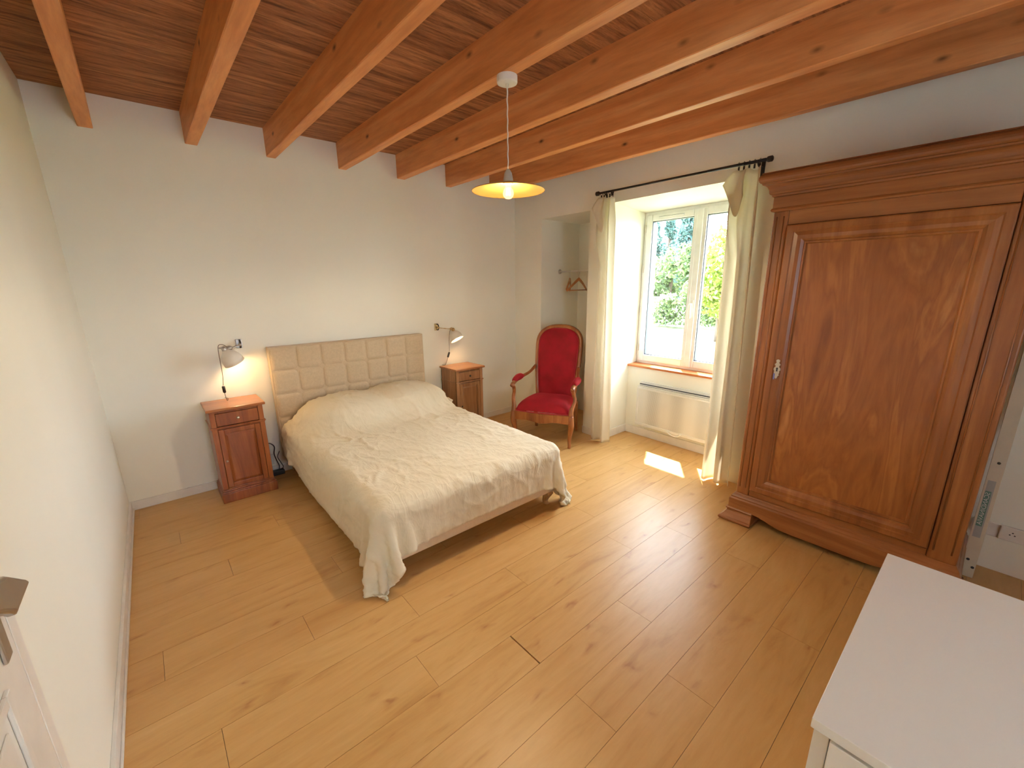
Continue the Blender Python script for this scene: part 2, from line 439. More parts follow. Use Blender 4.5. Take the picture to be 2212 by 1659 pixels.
for p in fl.data.polygons:
    c_ = tones[p.index//6]
    cols += [c_[0], c_[1], c_[2], 1]*p.loop_total
att.data.foreach_set('color', cols)
struct('trim_1', MB().box(-.2, 4.7, -6.2, .3, -.05, -.0125), 'dark_gap')['label'] = 'dark subfloor under the planks'

struct('wall_back', MB().box(-.3, 4.6, 0, .2, 0, ZC+.1), 'wall')
struct('wall_left', MB().hex([(lx(.2)-.2, .2, 0), (lx(.2), .2, 0), (lx(YR-.2), YR-.2, 0), (lx(YR-.2)-.2, YR-.2, 0),
                              (lx(.2)-.2, .2, ZC+.1), (lx(.2), .2, ZC+.1), (lx(YR-.2), YR-.2, ZC+.1), (lx(YR-.2)-.2, YR-.2, ZC+.1)]), 'wall')
mb = MB(); T = .74; H = ZC+.1
wbox(mb, .2, -.461, 0, T, 0, H)
wbox(mb, -.461, -1.15, .64, T, 0, H); wbox(mb, -.461, -1.15, 0, .64, 2.292, H)
wbox(mb, -1.15, -1.43, 0, T, 0, H)
wbox(mb, -1.43, -2.63, 0, .62, 2.325, H, H, 2.278); wbox(mb, -1.43, -2.63, .62, T, 2.245, H)
wbox(mb, -1.43, -2.63, .40, T, 0, .742)
wbox(mb, -2.63, YR-.2, 0, T, 0, H)
struct('wall_right', mb, 'wall')
mb = MB(); ra, rb_, rz0, rz1 = .55, 1.22, .95, 2.10
mb.box(-.3, ra, YR-.2, YR, 0, H); mb.box(rb_, 3.9, YR-.2, YR, 0, H); mb.box(ra, rb_, YR-.2, YR, 0, rz0); mb.box(ra, rb_, YR-.2, YR, rz1, H)
struct('wall_rear', mb, 'wall')
w2 = thing('added_fill_window', None, None, ((ra+rb_)/2, YR-.1, rz0)); w2['kind'] = 'structure'  # unseen window added behind the camera to bring fill daylight to wardrobe and chest
mb = MB()
for a in ((ra, ra+.05, rz0, rz1), (rb_-.05, rb_, rz0, rz1), (ra, rb_, rz0, rz0+.05), (ra, rb_, rz1-.05, rz1)):
    mb.box(a[0], a[1], YR-.16, YR-.10, a[2], a[3])
obj('window_frame', mb, 'upvc', w2)
obj('glass_pane', MB().box(ra+.05, rb_-.05, YR-.135, YR-.13, rz0+.05, rz1-.05), 'glass', w2)

struct('ceiling', MB().box(-.3, 4.6, YR-.2, .2, ZC, ZC+.06), 'ceiling', origin=(0, 0, ZC))

beams = [(.208, .2805), (.7445, .8181), (1.2535, 1.3192), (1.8035, 1.872), (2.3488, 2.4288), (2.8869, 2.9527), (3.456, 3.523)]
blab = ['orange pine ceiling beam nearest the left wall, seen almost only from below',
        'second pine ceiling beam from the left wall, its side face and underside both showing',
        'third pine ceiling beam from the left wall, above the middle of the headboard wall',
        'pine ceiling beam that the round white pendant canopy is screwed to',
        'pine ceiling beam just right of the pendant canopy, fifth from the left wall',
        'knotty pine ceiling beam, second nearest to the window wall',
        'pine ceiling beam running right beside the window wall, last on the right']
for i, (a, b) in enumerate(beams):
    mb = MB(); n = 26
    for k in range(1):
        rings = []
        for j in range(n+1):
            y = .05+(YR-.05)*j/n
            w1 = noise.noise(Vector((i*7.1, y*1.3, 0)))*.003; w2_ = noise.noise(Vector((i*3.3, y*1.1, 5)))*.003
            w3 = noise.noise(Vector((i*5.3, y*.9, 9)))*.0035
            c = .004
            rings.append([(a+w1, y, ZC+.01), (a+w1, y, ZB+c+w3), (a+w1+c, y, ZB+w3), (b+w2_-c, y, ZB+w3), (b+w2_, y, ZB+c+w3), (b+w2_, y, ZC+.01)])
        mb.loft(rings, smooth=False)
    o = obj('ceiling_beam', mb, 'beam', origin=((a+b)/2+i*.013, -2.0-i*.37, ZB))
    tag(o, blab[i], 'beam', 'pine ceiling beams')

# skirting boards
def board_x(mb, x0, x1, y, h=.07, t=.014): mb.box(x0, x1, y-t, y, 0, h); return mb
mb = MB(); board_x(mb, .0, 3.80, 0, .068); struct('baseboard_back', mb, 'white', bevel=.003)
mb = MB(); mb.hex([(lx(0), 0, 0), (lx(0)+.014, 0, 0), (lx(-2.655)+.014, -2.655, 0), (lx(-2.655), -2.655, 0), (lx(0), 0, .07), (lx(0)+.014, 0, .07), (lx(-2.655)+.014, -2.655, .07), (lx(-2.655), -2.655, .07)])
mb.hex([(lx(0)+.014, 0, 0), (lx(0)+.022, 0, 0), (lx(-2.655)+.022, -2.655, 0), (lx(-2.655)+.014, -2.655, 0), (lx(0)+.014, 0, .018), (lx(0)+.022, 0, .018), (lx(-2.655)+.022, -2.655, .018), (lx(-2.655)+.014, -2.655, .018)])
struct('baseboard_left', mb, 'white', bevel=.003)
mb = MB()
wbox(mb, -.02, -.461, -.013, 0, 0, .08); wbox(mb, -1.15, -1.43, -.013, 0, 0, .08)
wbox(mb, -1.43, -1.443, 0, .40, 0, .085); wbox(mb, -1.443, -2.63, .387, .40, 0, .085); wbox(mb, -2.617, -2.63, 0, .40, 0, .085)
wbox(mb, -1.137, -1.15, 0, .60, 0, .07)
struct('baseboard_right', mb, 'white', bevel=.003)

# ------------------------------------------------------------------ window_1
win = thing('window_1', None, None, (WX(-2.03, .55), -2.03, .76)); win['kind'] = 'structure'
yl, yr, zb, zt = -1.432, -2.628, .762, 2.283
mb = MB(); FO, FI = .600, .535
wbox(mb, yl, yl-.045, FI, FO, zb, zt); wbox(mb, yr+.045, yr, FI, FO, zb, zt); wbox(mb, yl-.045, yr+.045, FI, FO, zt-.045, zt); wbox(mb, yl-.045, yr+.045, FI, FO, zb, zb+.03)
obj('window_frame', mb, 'upvc', win, bevel=.004)
def sash(ya, yb, left):
    z0, z1 = zb+.028, zt-.028; s = .062
    mb = MB(); I, O = FI-.014, FO-.02
    gl_, gr = ya-s, yb+s
    wbox(mb, ya, gl_, I, O, z0, z1); wbox(mb, gr, yb, I, O, z0, z1); wbox(mb, gl_, gr, I, O, z1-s, z1); wbox(mb, gl_, gr, I, O, z0, z0+s+.008)
    so = obj('sash', mb, 'upvc', win, bevel=.006)
    g = MB(); e = .006
    for a in ((gl_, gl_-e, z0+s, z1-s), (gr+e, gr, z0+s, z1-s), (gl_, gr, z0+s+.008, z0+s+.014), (gl_, gr, z1-s-e, z1-s)):
        wbox(g, a[0], a[1], I+.012, O-.008, a[2], a[3])
    obj('glazing_seal', g, 'gasket_and_shade', so)
    obj('glass_pane', wbox(MB(), gl_-.001, gr+.001, I+.026, I+.030, z0+s, z1-s), 'glass', so)
    return so
s1 = sash(yl-.030, -2.018, True); s2_ = sash(-2.020, yr+.030, False)
obj('meeting_rail', wbox(MB(), -1.992, -2.052, FI-.030, FI-.012, zb+.03, zt-.03), 'upvc', win, bevel=.008)
v_ = obj('trickle_vent', wbox(MB(), -1.60, -1.86, FI-.024, FI-.013, 2.212, 2.232), 'upvc', win, bevel=.003)
obj('vent_slot', wbox(MB(), -1.60, -1.86, FI-.026, FI-.024, 2.226, 2.228), 'gasket_and_shade', v_)
mb = MB(); hx = FI-.045
mb.tube(bez([(WX(-2.02, FI-.03), -2.02, 1.40), (WX(-2.02, hx-.01), -2.02, 1.40), (WX(-2.02, hx-.018), -2.02, 1.385), (WX(-2.02, hx-.014), -2.02, 1.33), (WX(-2.02, hx-.012), -2.02, 1.27)], 5), [.011]*10+[.013]*11, 10)
wbox(mb, -2.003, -2.037, FI-.038, FI-.030, 1.345, 1.44)
obj('window_handle', mb, 'white', win)
for z in (2.13, 1.74, 1.32, .93):
    obj('hinge', MB().tube([(WX(-1.452, FI-.012), -1.452, z-.035), (WX(-1.452, FI-.012), -1.452, z+.035)], .008, 8), 'white', win)
sill_o = obj('sill', wbox(MB(), -1.431, -2.629, .372, .60, .742, .765), 'sill', win, bevel=.006)
mb = MB(); wbox(mb, -1.38, -2.68, .62, .80, .70, .745); obj('outer_sill', mb, 'stone', win)

# open shutter outside
mb = MB(); a = Vector((4.63, -1.375, 0)); d = Vector((.60, .335, 0)).normalized(); nrm = Vector((-d.y, d.x, 0))
for k in range(5):
    p = a+d*(.118*k); q = a+d*(.118*k+.113)
    mb.hex([tuple(p+Vector((0,0,.76))), tuple(q+Vector((0,0,.76))), tuple(q+nrm*.03+Vector((0,0,.76))), tuple(p+nrm*.03+Vector((0,0,.76))),
            tuple(p+Vector((0,0,2.24))), tuple(q+Vector((0,0,2.24))), tuple(q+nrm*.03+Vector((0,0,2.24))), tuple(p+nrm*.03+Vector((0,0,2.24)))])
sh = obj('window_shutter', mb, 'white', None)
tag(sh, 'bright white open shutter outside, seen at the left edge of the left window pane', 'shutter')
obj('batten', MB().hex([tuple(a+d*u+nrm*w+Vector((0,0,z))) for z in (1.0, 1.08) for u, w in ((0, .03), (.59, .03), (.59, .05), (0, .05))]), 'white', sh)
for z in (1.05, 2.0):
    obj('hinge_strap', MB().tube([tuple(Vector((4.545, -1.40, z))), tuple(a+nrm*.015+Vector((0,0,z)))], .009, 8), 'black', sh)

# ------------------------------------------------------------------ panel heater
ht = thing('panel_heater', 'white electric panel heater under the wooden window sill', 'heater', (WX(-2.02, .35), -2.02, .13))
ya, yb, o0, o1 = -1.60, -2.44, .325, .395
mb = MB(); wbox(mb, ya, yb, o0+.012, o1, .135, .565); wbox(mb, ya, yb, o0, o0+.012, .135, .165); wbox(mb, ya, yb, o0, o0+.012, .53, .545)
wbox(mb, ya, ya-.022, o0, o0+.012, .165, .53); wbox(mb, yb+.022, yb, o0, o0+.012, .165, .53)
obj('heater_body', mb, 'heater', ht, bevel=.004)
t = NT('perforated_grille')
w_ = t.n('ShaderNodeTexVoronoi', ins={'Scale': 150.0, 'Randomness': 0.0}); t.l(t.coord((1, 1, 1)), w_.inputs['Vector'])
t.set(color=t.ramp(w_.outputs['Distance'], [(.25, (.30, .30, .28)), (.42, (.70, .70, .66))]), rough=.4); M['grille'] = t.m
obj('grille', wbox(MB(), ya-.022, yb+.022, o0+.006, o0+.011, .165, .53), 'grille', ht)
mb = MB()
for k, z in enumerate((.556, .570, .584)): wbox(mb, ya-.012, yb+.012, o0+.004+k*.010, o0+.016+k*.010, z, z+.008)
wbox(mb, ya-.012, yb+.012, o0+.045, o1, .565, .606); obj('top_vent', mb, 'heater', ht, bevel=.002)
mb = MB(); wbox(mb, ya-.02, yb+.02, o0+.018, o0+.044, .566, .588); obj('vent_shadow_gap', mb, 'gasket_and_shade', ht)
mb = MB(); ring = []
mb.tube(bez([(WX(-2.0, o0-.002), -1.985, .158), (WX(-2.0, o0-.004), -2.0, .138), (WX(-2.0, o0-.006), -2.035, .124), (WX(-2.0, o0-.006), -2.07, .124), (WX(-2.0, o0-.004), -2.105, .138), (WX(-2.0, o0-.002), -2.12, .158)], 5), .008, 8)
obj('handle_cutout', mb, 'heater', ht)

# ------------------------------------------------------------------ curtains and rod
rod = thing('curtain_rod', 'thin black metal curtain rod above the window', 'curtain rod', (WX(-2.03, -.1), -2.03, 2.39))
R0, R1 = (WX(-1.335, -.1), -1.335, 2.405), (WX(-2.755, -.1), -2.755, 2.395)
obj('pole', MB().tube([R0, R1], .009, 12), 'black', rod)
obj('pole_sleeve', MB().tube([(WX(-2.35, -.1), -2.35, 2.398), R1], .0105, 12), 'black', rod)
for p, s in ((R0, 1), (R1, -1)):
    obj('finial', MB().lathe([(.001, -.004), (.016, 0), (.019, .008), (.019, .030), (.012, .036), (.001, .037)], 16, (p[0], p[1]+s*.002, p[2]), (0, s, 0)), 'black', rod)
for y in (-1.41, -2.70):
    mb = MB(); z = 2.40
    wbox(mb, y-.012, y+.012, -.006, 0, z-.085, z+.03); mb.tube([(WX(y, -.005), y, z-.03), (WX(y, -.085), y, z-.03), (WX(y, -.1), y, z-.014)], .006, 8)
    mb.tube([(WX(y, -.1)+.016*math.cos(a_), y, z+.016*math.sin(a_)) for a_ in np.linspace(-PI*.9, PI*.1, 9)], .005, 6)
    obj('bracket', mb, 'black', rod)

def curtain(label, yc_top, yc_bot, w_top, w_bot, z_top, z_bot, seed, nf, flap, off=-.1, amp=.036):
    rt = thing('curtain', label, 'curtain', (WX(yc_top, off), yc_top, z_bot), group='cream cotton curtains at the window')
    mb = MB(); nu, nv = 150, 70
    def fn(u, v):
        z = z_top+(z_bot-z_top)*v
        yc = yc_top+(yc_bot-yc_top)*v; w = w_top+(w_bot-w_top)*v
        ph = u*nf*2*PI+seed
        wob = noise.noise(Vector((u*3, v*2.2, seed)))
        k = min(1, v*7+.35)
        y = yc-w*(u-.5)+.006*math.sin(2*ph+1)*k+.010*wob
        x = WX(y, off)+amp*k*math.sin(ph+.6*wob)*(1-.10*math.sin(3*u+seed))+.014*wob+.012*noise.noise(Vector((u*9, v*1.2, seed+4)))*k
        if v < .25:
            s = math.sin(v/.25*PI); e = math.exp(-((u-flap)/.16)**2)
            y += .045*s*e*(1 if flap < .5 else -1); x -= .05*s*e
        if v < .05: z += .010*math.cos(u*nf*2*PI*1.0)*(1-v/.05)-.008
        return (x, y, z)
    mb.grid(fn, nu, nv)
    obj('curtain_panel', mb, 'curtain', rt, solid=.0015, recalc=False)
    # folded-down heading that sags between the clips
    def fl(u, v):
        y = yc_top-w_top*(flap-.5)+(.5-u)*.09+.055*max(0, 1-abs(v-.5)/.5)*(1-u)
        z = z_top-.012-.30*v*(.55+.45*math.sin(u*PI))
        x = WX(y, off-.046-.020*math.sin(v*PI)-.010*math.sin(u*PI*2.5))
        return (x, y, z)
    obj('folded_heading', MB().grid(fl, 12, 16), 'curtain', rt, solid=.0015, recalc=False)
    for k in range(5):
        y = yc_top+w_top*(.42-.21*k); x = WX(y, off)
        mb = MB(); zc = 2.40
        mb.tube([(x+.015*math.cos(a_), y, zc-.004+.015*math.sin(a_)) for a_ in np.linspace(0, 2*PI, 14)[:-1]], .0018, 6, closed=True)
        mb.box(x-.004, x+.004, y-.005, y+.005, zc-.045, zc-.018)
        obj('curtain_clip', mb, 'black', rt)
    return rt
curtain('narrow cream cotton curtain bunched at the left end of the rod, beside the red armchair', -1.425, -1.44, .15, .235, 2.368, .018, 1.3, 2, .38, amp=.036)
curtain('cream cotton curtain bunched at the right end of the rod, beside the big wardrobe', -2.645, -2.68, .165, .215, 2.362, .012, 4.1, 2, .25, amp=.042)

# ------------------------------------------------------------------ niche rail and hangers
rl = thing('clothes_rail', 'thin white clothes rail high inside the wall niche', 'clothes rail', (4.12, -.80, 1.73))
obj('rail_bar', MB().tube([(4.12, -.465, 1.74), (4.10, -1.148, 1.74)], .008, 10), 'white', rl)
obj('rail_flange', MB().lathe([(.001, -.004), (.026, 0), (.026, .006), (.016, .012), (.011, .02)], 18, (4.12, -.462, 1.74), (0, -1, 0)), 'grey_metal', rl)
obj('rail_flange', MB().lathe([(.001, 0), (.026, 0), (.026, .006), (.016, .012), (.011, .02)], 18, (4.10, -1.149, 1.74), (0, 1, 0)), 'grey_metal', rl)
def hanger(y, rz, label):
    h = thing('clothes_hanger', label, 'hanger', (4.12, y, 1.49), rz, group='wooden hangers in the niche')
    top = .25
    pts = [(0, 0, .175), (0, 0, .215)]+[(.018*math.sin(a_), 0, top-.018+.018*(1-math.cos(a_))-.0) for a_ in np.linspace(.2, PI*1.25, 10)]
    pts = [(0, 0, .17), (0, 0, .205), (.012, 0, .222), (.018, 0, .24), (.012, 0, .256), (0, 0, .262), (-.012, 0, .256), (-.017, 0, .243)]
    obj('hook', MB().tube(bez(pts, 3), .0022, 6), 'steel', h, local=True)
    mb = MB(); rings = []
    for k in range(17):
        u = -1+2*k/16; x = .205*u; z = .165-.125*abs(u)**1.15; hh = .017-.006*abs(u); dy = .010*(1-abs(u)*.3)
        yy = .02*(abs(u)**2)
        rings.append([(x, yy-dy, z-hh), (x, yy+dy, z-hh), (x, yy+dy, z+hh*.6), (x, yy, z+hh), (x, yy-dy, z+hh*.6)])
    mb.loft(rings); obj('shoulder_bar', mb, 'hangerwood', h, local=True, bevel=.002)
    obj('trouser_bar', MB().tube([(-.185, .018, .040), (.185, .018, .040)], .006, 8), 'hangerwood', h, local=True)
    return h
hanger(-.62, math.radians(48), 'wooden hanger turned edge-on, the left one on the niche rail')
hanger(-.755, math.radians(8), 'wooden hanger showing its triangle shape, the right one on the niche rail')

# ------------------------------------------------------------------ door in the left wall
dr = thing('door_1', None, None, (0, -3.25, 0)); dr['kind'] = 'structure'
def lwbox(mb, ya, yb, xa, xb, za, zb):
    return mb.hex([(lx(ya)+xa, ya, za), (lx(ya)+xb, ya, za), (lx(yb)+xb, yb, za), (lx(yb)+xa, yb, za), (lx(ya)+xa, ya, zb), (lx(ya)+xb, ya, zb), (lx(yb)+xb, yb, zb), (lx(yb)+xa, yb, zb)])
D0 = -2.660      # near edge of the door frame
mb = MB(); lwbox(mb, D0, D0-.048, .0, .012, 0, 2.10); lwbox(mb, D0-.882, D0-.930, .0, .012, 0, 2.10); lwbox(mb, D0-.048, D0-.882, 0, .012, 2.052, 2.10)
obj('door_frame', mb, 'white', dr, bevel=.003)
obj('seam_shade_backing', lwbox(MB(), D0-.048, D0-.882, .0, .004, .005, 2.05), 'gasket_and_shade', dr)  # dark sheet behind the leaf, paints the shade in the seam
leaf = obj('door_leaf', lwbox(MB(), D0-.052, D0-.878, .004, .012, .005, 2.05), 'white', dr, bevel=.002)
for (z0, z1) in ((.15, .84), (1.20, 1.95)):
    mb = MB(); ya, yb = D0-.175, D0-.755
    for (a, b, c, d_) in ((ya, ya-.025, z0, z1), (yb+.025, yb, z0, z1), (ya-.025, yb+.025, z0, z0+.025), (ya-.025, yb+.025, z1-.025, z1)):
        lwbox(mb, a, b, .012, .020, c, d_)
    lwbox(mb, ya-.055, yb+.055, .012, .017, z0+.055, z1-.055)
    obj('door_panel', mb, 'white', leaf, bevel=.004)
hd = obj('door_handle', lwbox(MB(), D0-.100, D0-.140, .012, .020, .868, 1.10), 'grey_metal', dr, bevel=.008, seg=3)
lp = [(-2.742, 1.004), (-2.760, 1.020), (-2.862, 1.088), (-2.960, 1.120), (-2.975, 1.075), (-2.922, 1.044), (-2.888, 1.022), (-2.868, 1.006)]
obj('lever', MB().prism([(.022, y, z) for y, z in lp], (.014, 0, 0)), 'steel', hd, bevel=.004, seg=3)
obj('lever_face', MB().prism([(.0362, y*.8-.2*2.865, z*.8+.2*1.055) for y, z in lp], (.002, 0, 0)), 'grey_metal', hd, bevel=.002)
obj('lever_neck', MB().tube([(lx(-2.79)+.018, -2.79, 1.03), (.024, -2.82, 1.035)], .010, 12), 'steel', hd)

# ------------------------------------------------------------------ bed
BX0, BX1, BY1 = 1.05, 2.45, -2.06
bed = thing('double_bed', 'low double bed with tufted beige linen headboard under the white sheet', 'bed', (1.75, -1.05, 0))
def tuft(u, v):      # u 0..1 across, v 0..1 upwards
    nc = 7; zt_, zb_ = 1.118, .16; x = 1.040+1.415*u; z = zb_+(zt_-zb_)*v
    fu = abs(math.sin(PI*u*nc)); rr = (zt_-z)/.200; fv = abs(math.sin(PI*rr))
    iu = abs(u*nc-round(u*nc)); iv = abs(rr-round(rr)); edge_u = round(u*nc) in (0, nc); edge_v = round(rr) <= 0
    d = .016*(min(1, fu*2.2)**.5)*(min(1, fv*2.2)**.5)
    d += .006
    if not edge_u and not edge_v: d -= .010*math.exp(-(iu*iu+iv*iv)/.006)
    if v >= .999 or u <= .001 or u >= .999: d = -.012
    return (x, -.088-d+.002*noise.noise(Vector((x*9, z*9, 0))), z)
mb = MB(); mb.grid(tuft, 196, 134); mb.box(1.040, 2.455, -.099, -.018, .16, 1.118)
hb = obj('headboard', mb, 'headboard', bed, recalc=False)
for i in range(1, 7):
    for j in range(1, 4):
        x = 1.040+1.415*i/7; z = 1.118-.2*j
        obj('tuft_button', MB().lathe([(.0001, .006), (.006, .005), (.008, .002), (.008, -.004)], 10, (x, -.091, z), (0, -1, 0)), 'headboard', hb)
for x in (1.10, 2.38): obj('headboard_support', MB().box(x, x+.03, -.07, -.03, 0, .17), 'birch', bed)
obj('bed_base', MB().box(BX0+.015, BX1-.015, BY1+.03, -.11, .105, .275), 'base_fabric', bed, bevel=.02, seg=3)
obj('mattress', MB().box(BX0+.01, BX1-.01, BY1+.02, -.105, .277, .455), 'sheet', bed, bevel=.04, seg=4)
for x, sx in ((1.145, 1), (2.375, -1)):
    for y, sy in ((-1.99, 1), (-.22, -1)):
        rings = []
        for z, dx, r in ((.106, 0, .030), (.085, .003, .029), (.06, -.004, .022), (.03, -.012, .016), (.012, -.010, .016), (0, -.004, .018)):
            cx, cy = x+sx*dx*-1, y+sy*dx*-1
            rings.append([(cx-r, cy-r, z), (cx+r, cy-r, z), (cx+r, cy+r, z), (cx-r, cy+r, z)])
        obj('leg', MB().loft(rings, smooth=False), 'birch', bed, bevel=.004)

# --- the sheet: a small cloth simulation dropped over mattress and pillows
def sim_sheet():
    h = .023
    X0, X1 = 1.75-1.015, 1.75+1.015
    ytop, ybot = -.135, -2.295
    nx = int(round((X1-X0)/h))+1; ny = int(round((ytop-ybot)/h))+1
    gx, gy = np.meshgrid(np.linspace(X0, X1, nx), np.linspace(ytop, ybot, ny))
    P = np.stack([gx, gy, np.full_like(gx, .74)], -1)
    rng = np.random.RandomState(3)
    P[..., 2] += rng.uniform(-.004, .004, P.shape[:2])
    # a little surplus cloth is pushed together before the drop
    P[..., 0] = 1.75+(P[..., 0]-1.75)*.985; 
    Vv = np.zeros_like(P)
    hx, hy = (X1-X0)/(nx-1), (ytop-ybot)/(ny-1)
    bx0, bx1, by0, by1, bz = BX0-.012, BX1+.015, BY1-.01, .0, .482
    pil = [((1.56, -.36, .48), (.44, .34, .20)), ((2.06, -.34, .48), (.42, .33, .215))]
    def collide(P, Pp):
        x, y, z = P[..., 0], P[..., 1], P[..., 2]
        r = .085
        # rounded box (x,y faces and the top)
        cx = np.clip(x, bx0+r, bx1-r); cy = np.clip(y, by0+r, by1); cz = np.clip(z, .0, bz-r)
        d = np.stack([x-cx, y-cy, z-cz], -1); L = np.linalg.norm(d, axis=-1)
        inside = (L < 1e-6)
        hit = (L < r) & ~inside
        n = d/np.maximum(L, 1e-6)[..., None]
        P[hit] += (n*(r-L)[..., None])[hit]
        if inside.any():
            P[..., 2][inside] = bz
        hit = hit | inside
        for c, a in pil:
            q = (P-np.array(c))/np.array(a); s = (np.abs(q)**2.6).sum(-1)**(1/2.6)   # superellipsoid
            m = (s < 1) & (P[..., 2] > .45)
            k = (1/np.maximum(s, 1e-4))[..., None]
            Q = np.array(c)+(P-np.array(c))*k
            # push mostly upwards
            zz = c[2]+a[2]*np.maximum(1-(np.abs(q[..., 0])**2.6+np.abs(q[..., 1])**2.6), 0)**.42
            P[..., 2][m] = np.maximum(P[..., 2], zz)[m]
            hit = hit | m
        g = P[..., 2] < .004
        P[..., 2][g] = .004; hit = hit | g
        w = P[..., 1] > -.115; P[..., 1][w] = -.115
        # friction
        dP = P-Pp; dP[~hit] = 0
        P -= dP*np.array([.55, .55, 0])
        return P
    cons = []
    smf = lambda q: np.clip(q, 0, 1)**2*(3-2*np.clip(q, 0, 1))
    F = 1+.30*smf((np.abs(gx-1.75)-.72)/.20)*smf((-2.08-gy)/.14)
    def addc(a, b, rest, k): cons.append((a, b, rest, k))
    S = slice
    for o in (0, 1):
        a_, b_ = (S(None), S(o, nx-1, 2)), (S(None), S(o+1, nx, 2)); addc(a_, b_, (hx*(F[a_]+F[b_])/2)[..., None], 1.0)
        a_, b_ = (S(o, ny-1, 2), S(None)), (S(o+1, ny, 2), S(None)); addc(a_, b_, (hy*(F[a_]+F[b_])/2)[..., None], 1.0)
        dg = math.hypot(hx, hy)
        addc((S(o, ny-1, 2), S(0, nx-1)), (S(o+1, ny, 2), S(1, nx)), dg, .12)
        addc((S(o, ny-1, 2), S(1, nx)), (S(o+1, ny, 2), S(0, nx-1)), dg, .12)
    for o in range(4):
        if o < 2 or True:
            pass
    bend = []
    for st in (2,):
        for par in range(2*st):
            ia = [i for i in range(nx-st) if (i % (2*st)) == par]
            ja = [j for j in range(ny-st) if (j % (2*st)) == par]
            bend.append(((S(None), np.array(ia)), (S(None), np.array(ia)+st), hx*st))
            bend.append(((np.array(ja), S(None)), (np.array(ja)+st, S(None)), hy*st))
    dt = 1/90
    steps = 200
    for it in range(steps):
        Pp = P.copy()
        Vv[..., 2] -= 9.8*dt
        Vv *= .985 if it < 120 else .93
        P = P+Vv*dt
        for k in range(14):
            for a, b, rest, kk in cons:
                A, B = P[a], P[b]; d = B-A; L = np.linalg.norm(d, axis=-1, keepdims=True)
                c = d*((L-rest)/np.maximum(L, 1e-6)*.5*kk)
                P[a] = A+c; P[b] = B-c
            if k % 3 == 0:
                for a, b, rest in bend:
                    A, B = P[a], P[b]; d = B-A; L = np.linalg.norm(d, axis=-1, keepdims=True)
                    c = d*(np.minimum(L-rest*.995, 0)/np.maximum(L, 1e-6)*.5*.10)
                    P[a] = A+c; P[b] = B-c
            if k % 4 == 3: P = collide(P, Pp)
        P = collide(P, Pp)
        Vv = (P-Pp)/dt
        sp = np.linalg.norm(Vv, axis=-1, keepdims=True); Vv = Vv*np.minimum(1, 2.5/np.maximum(sp, 1e-6))
    for cxn, sx, kx, ky in ((BX0-.01, -1, .80, .0), (BX1+.01, 1, .75, .30)):
        dx = (P[..., 0]-cxn)*sx; dy = -(P[..., 1]-BY1)
        sm = lambda q: np.clip(q, 0, 1)**2*(3-2*np.clip(q, 0, 1))
        low = sm((.40-P[..., 2])/.34)
        w = sm((dx+.02)/.10)*sm((dy+.02)/.10)*low
        P[..., 0] = np.where(w > 0, cxn+sx*dx*(1-kx*w), P[..., 0]); P[..., 1] = np.where(w > 0, BY1-dy*(1-ky*w), P[..., 1])
    print('HEM', [round(float(v), 3) for v in P[-1, ::8, 2]], [round(float(v), 3) for v in P[::10, 0, 2]])
    # refine x2 (smooth interpolation)
    def up(A, axis):
        A = np.moveaxis(A, axis, 0); n = A.shape[0]; pad = np.concatenate([2*A[:1]-A[1:2], A, 2*A[-1:]-A[-2:-1]])
        mid = (-pad[:-3]+9*pad[1:-2]+9*pad[2:-1]-pad[3:])/16
        out = np.empty((2*n-1,)+A.shape[1:]); out[0::2] = A; out[1::2] = mid
        return np.moveaxis(out, 0, axis)
    P = up(up(P, 0), 1)
    U = up(up(np.stack([gx, gy], -1), 0), 1)
    return P, U
P, U = sim_sheet()
ny, nx, _ = P.shape
# creases: ridged noise in the cloth's own coordinates, pushed along the normal
du = np.gradient(P, axis=1); dv = np.gradient(P, axis=0); N = np.cross(dv, du); N /= np.maximum(np.linalg.norm(N, axis=-1, keepdims=True), 1e-9)
if N[ny//2, nx//2, 2] < 0: N = -N
disp = np.zeros((ny, nx))
for j in range(ny):
    for i in range(nx):
        x, y = U[j, i]
        wx = x+.10*noise.noise(Vector((x*2.1, y*2.1, 3))); wy = y+.10*noise.noise(Vector((x*2.1, y*2.1, 8)))
        top = 1/(1+math.exp(-(y+1.35)/.22))            # towards the pillows: folds run with the bed, lower down across it
        a = 1-abs(noise.noise(Vector((wx*9, wy*3.0, 1))))*2
        b = 1-abs(noise.noise(Vector((wx*3.4, wy*11, 5))))*2
        c = 1-abs(noise.noise(Vector(((wx+wy)*6, (wx-wy)*3, 9))))*2
        v = .0046*max(a, 0)**8*(.4+.6*top)*1.9+.0052*max(b, 0)**8*(1-.6*top)+.0050*max(c, 0)**9
        m = .35+.9*max(0, noise.noise(Vector((x*1.9, y*1.9, 21)))+.35)
        if y < -2.0: v += .004*max(1-abs(noise.noise(Vector((x*16, y*2.5, 2))))*2, 0)**4
        disp[j, i] = v*m*1.45
P = P+N*disp[..., None]
P[..., 2] = np.maximum(P[..., 2], .003)
sh_v = P.reshape(-1, 3)
idx = np.arange(ny*nx).reshape(ny, nx)
fs = np.stack([idx[:-1, :-1], idx[:-1, 1:], idx[1:, 1:], idx[1:, :-1]], -1).reshape(-1, 4)
mb = MB(); mb.v = [tuple(p) for p in sh_v]; mb.f = [tuple(int(q) for q in f) for f in fs]; mb.sm = [True]*len(fs)
sheet = obj('bed_sheet', mb, 'sheet', None, solid=.003, recalc=False)
tag(sheet, 'crumpled off-white cotton sheet draped over the bed, corners touching the floor', 'bed sheet')

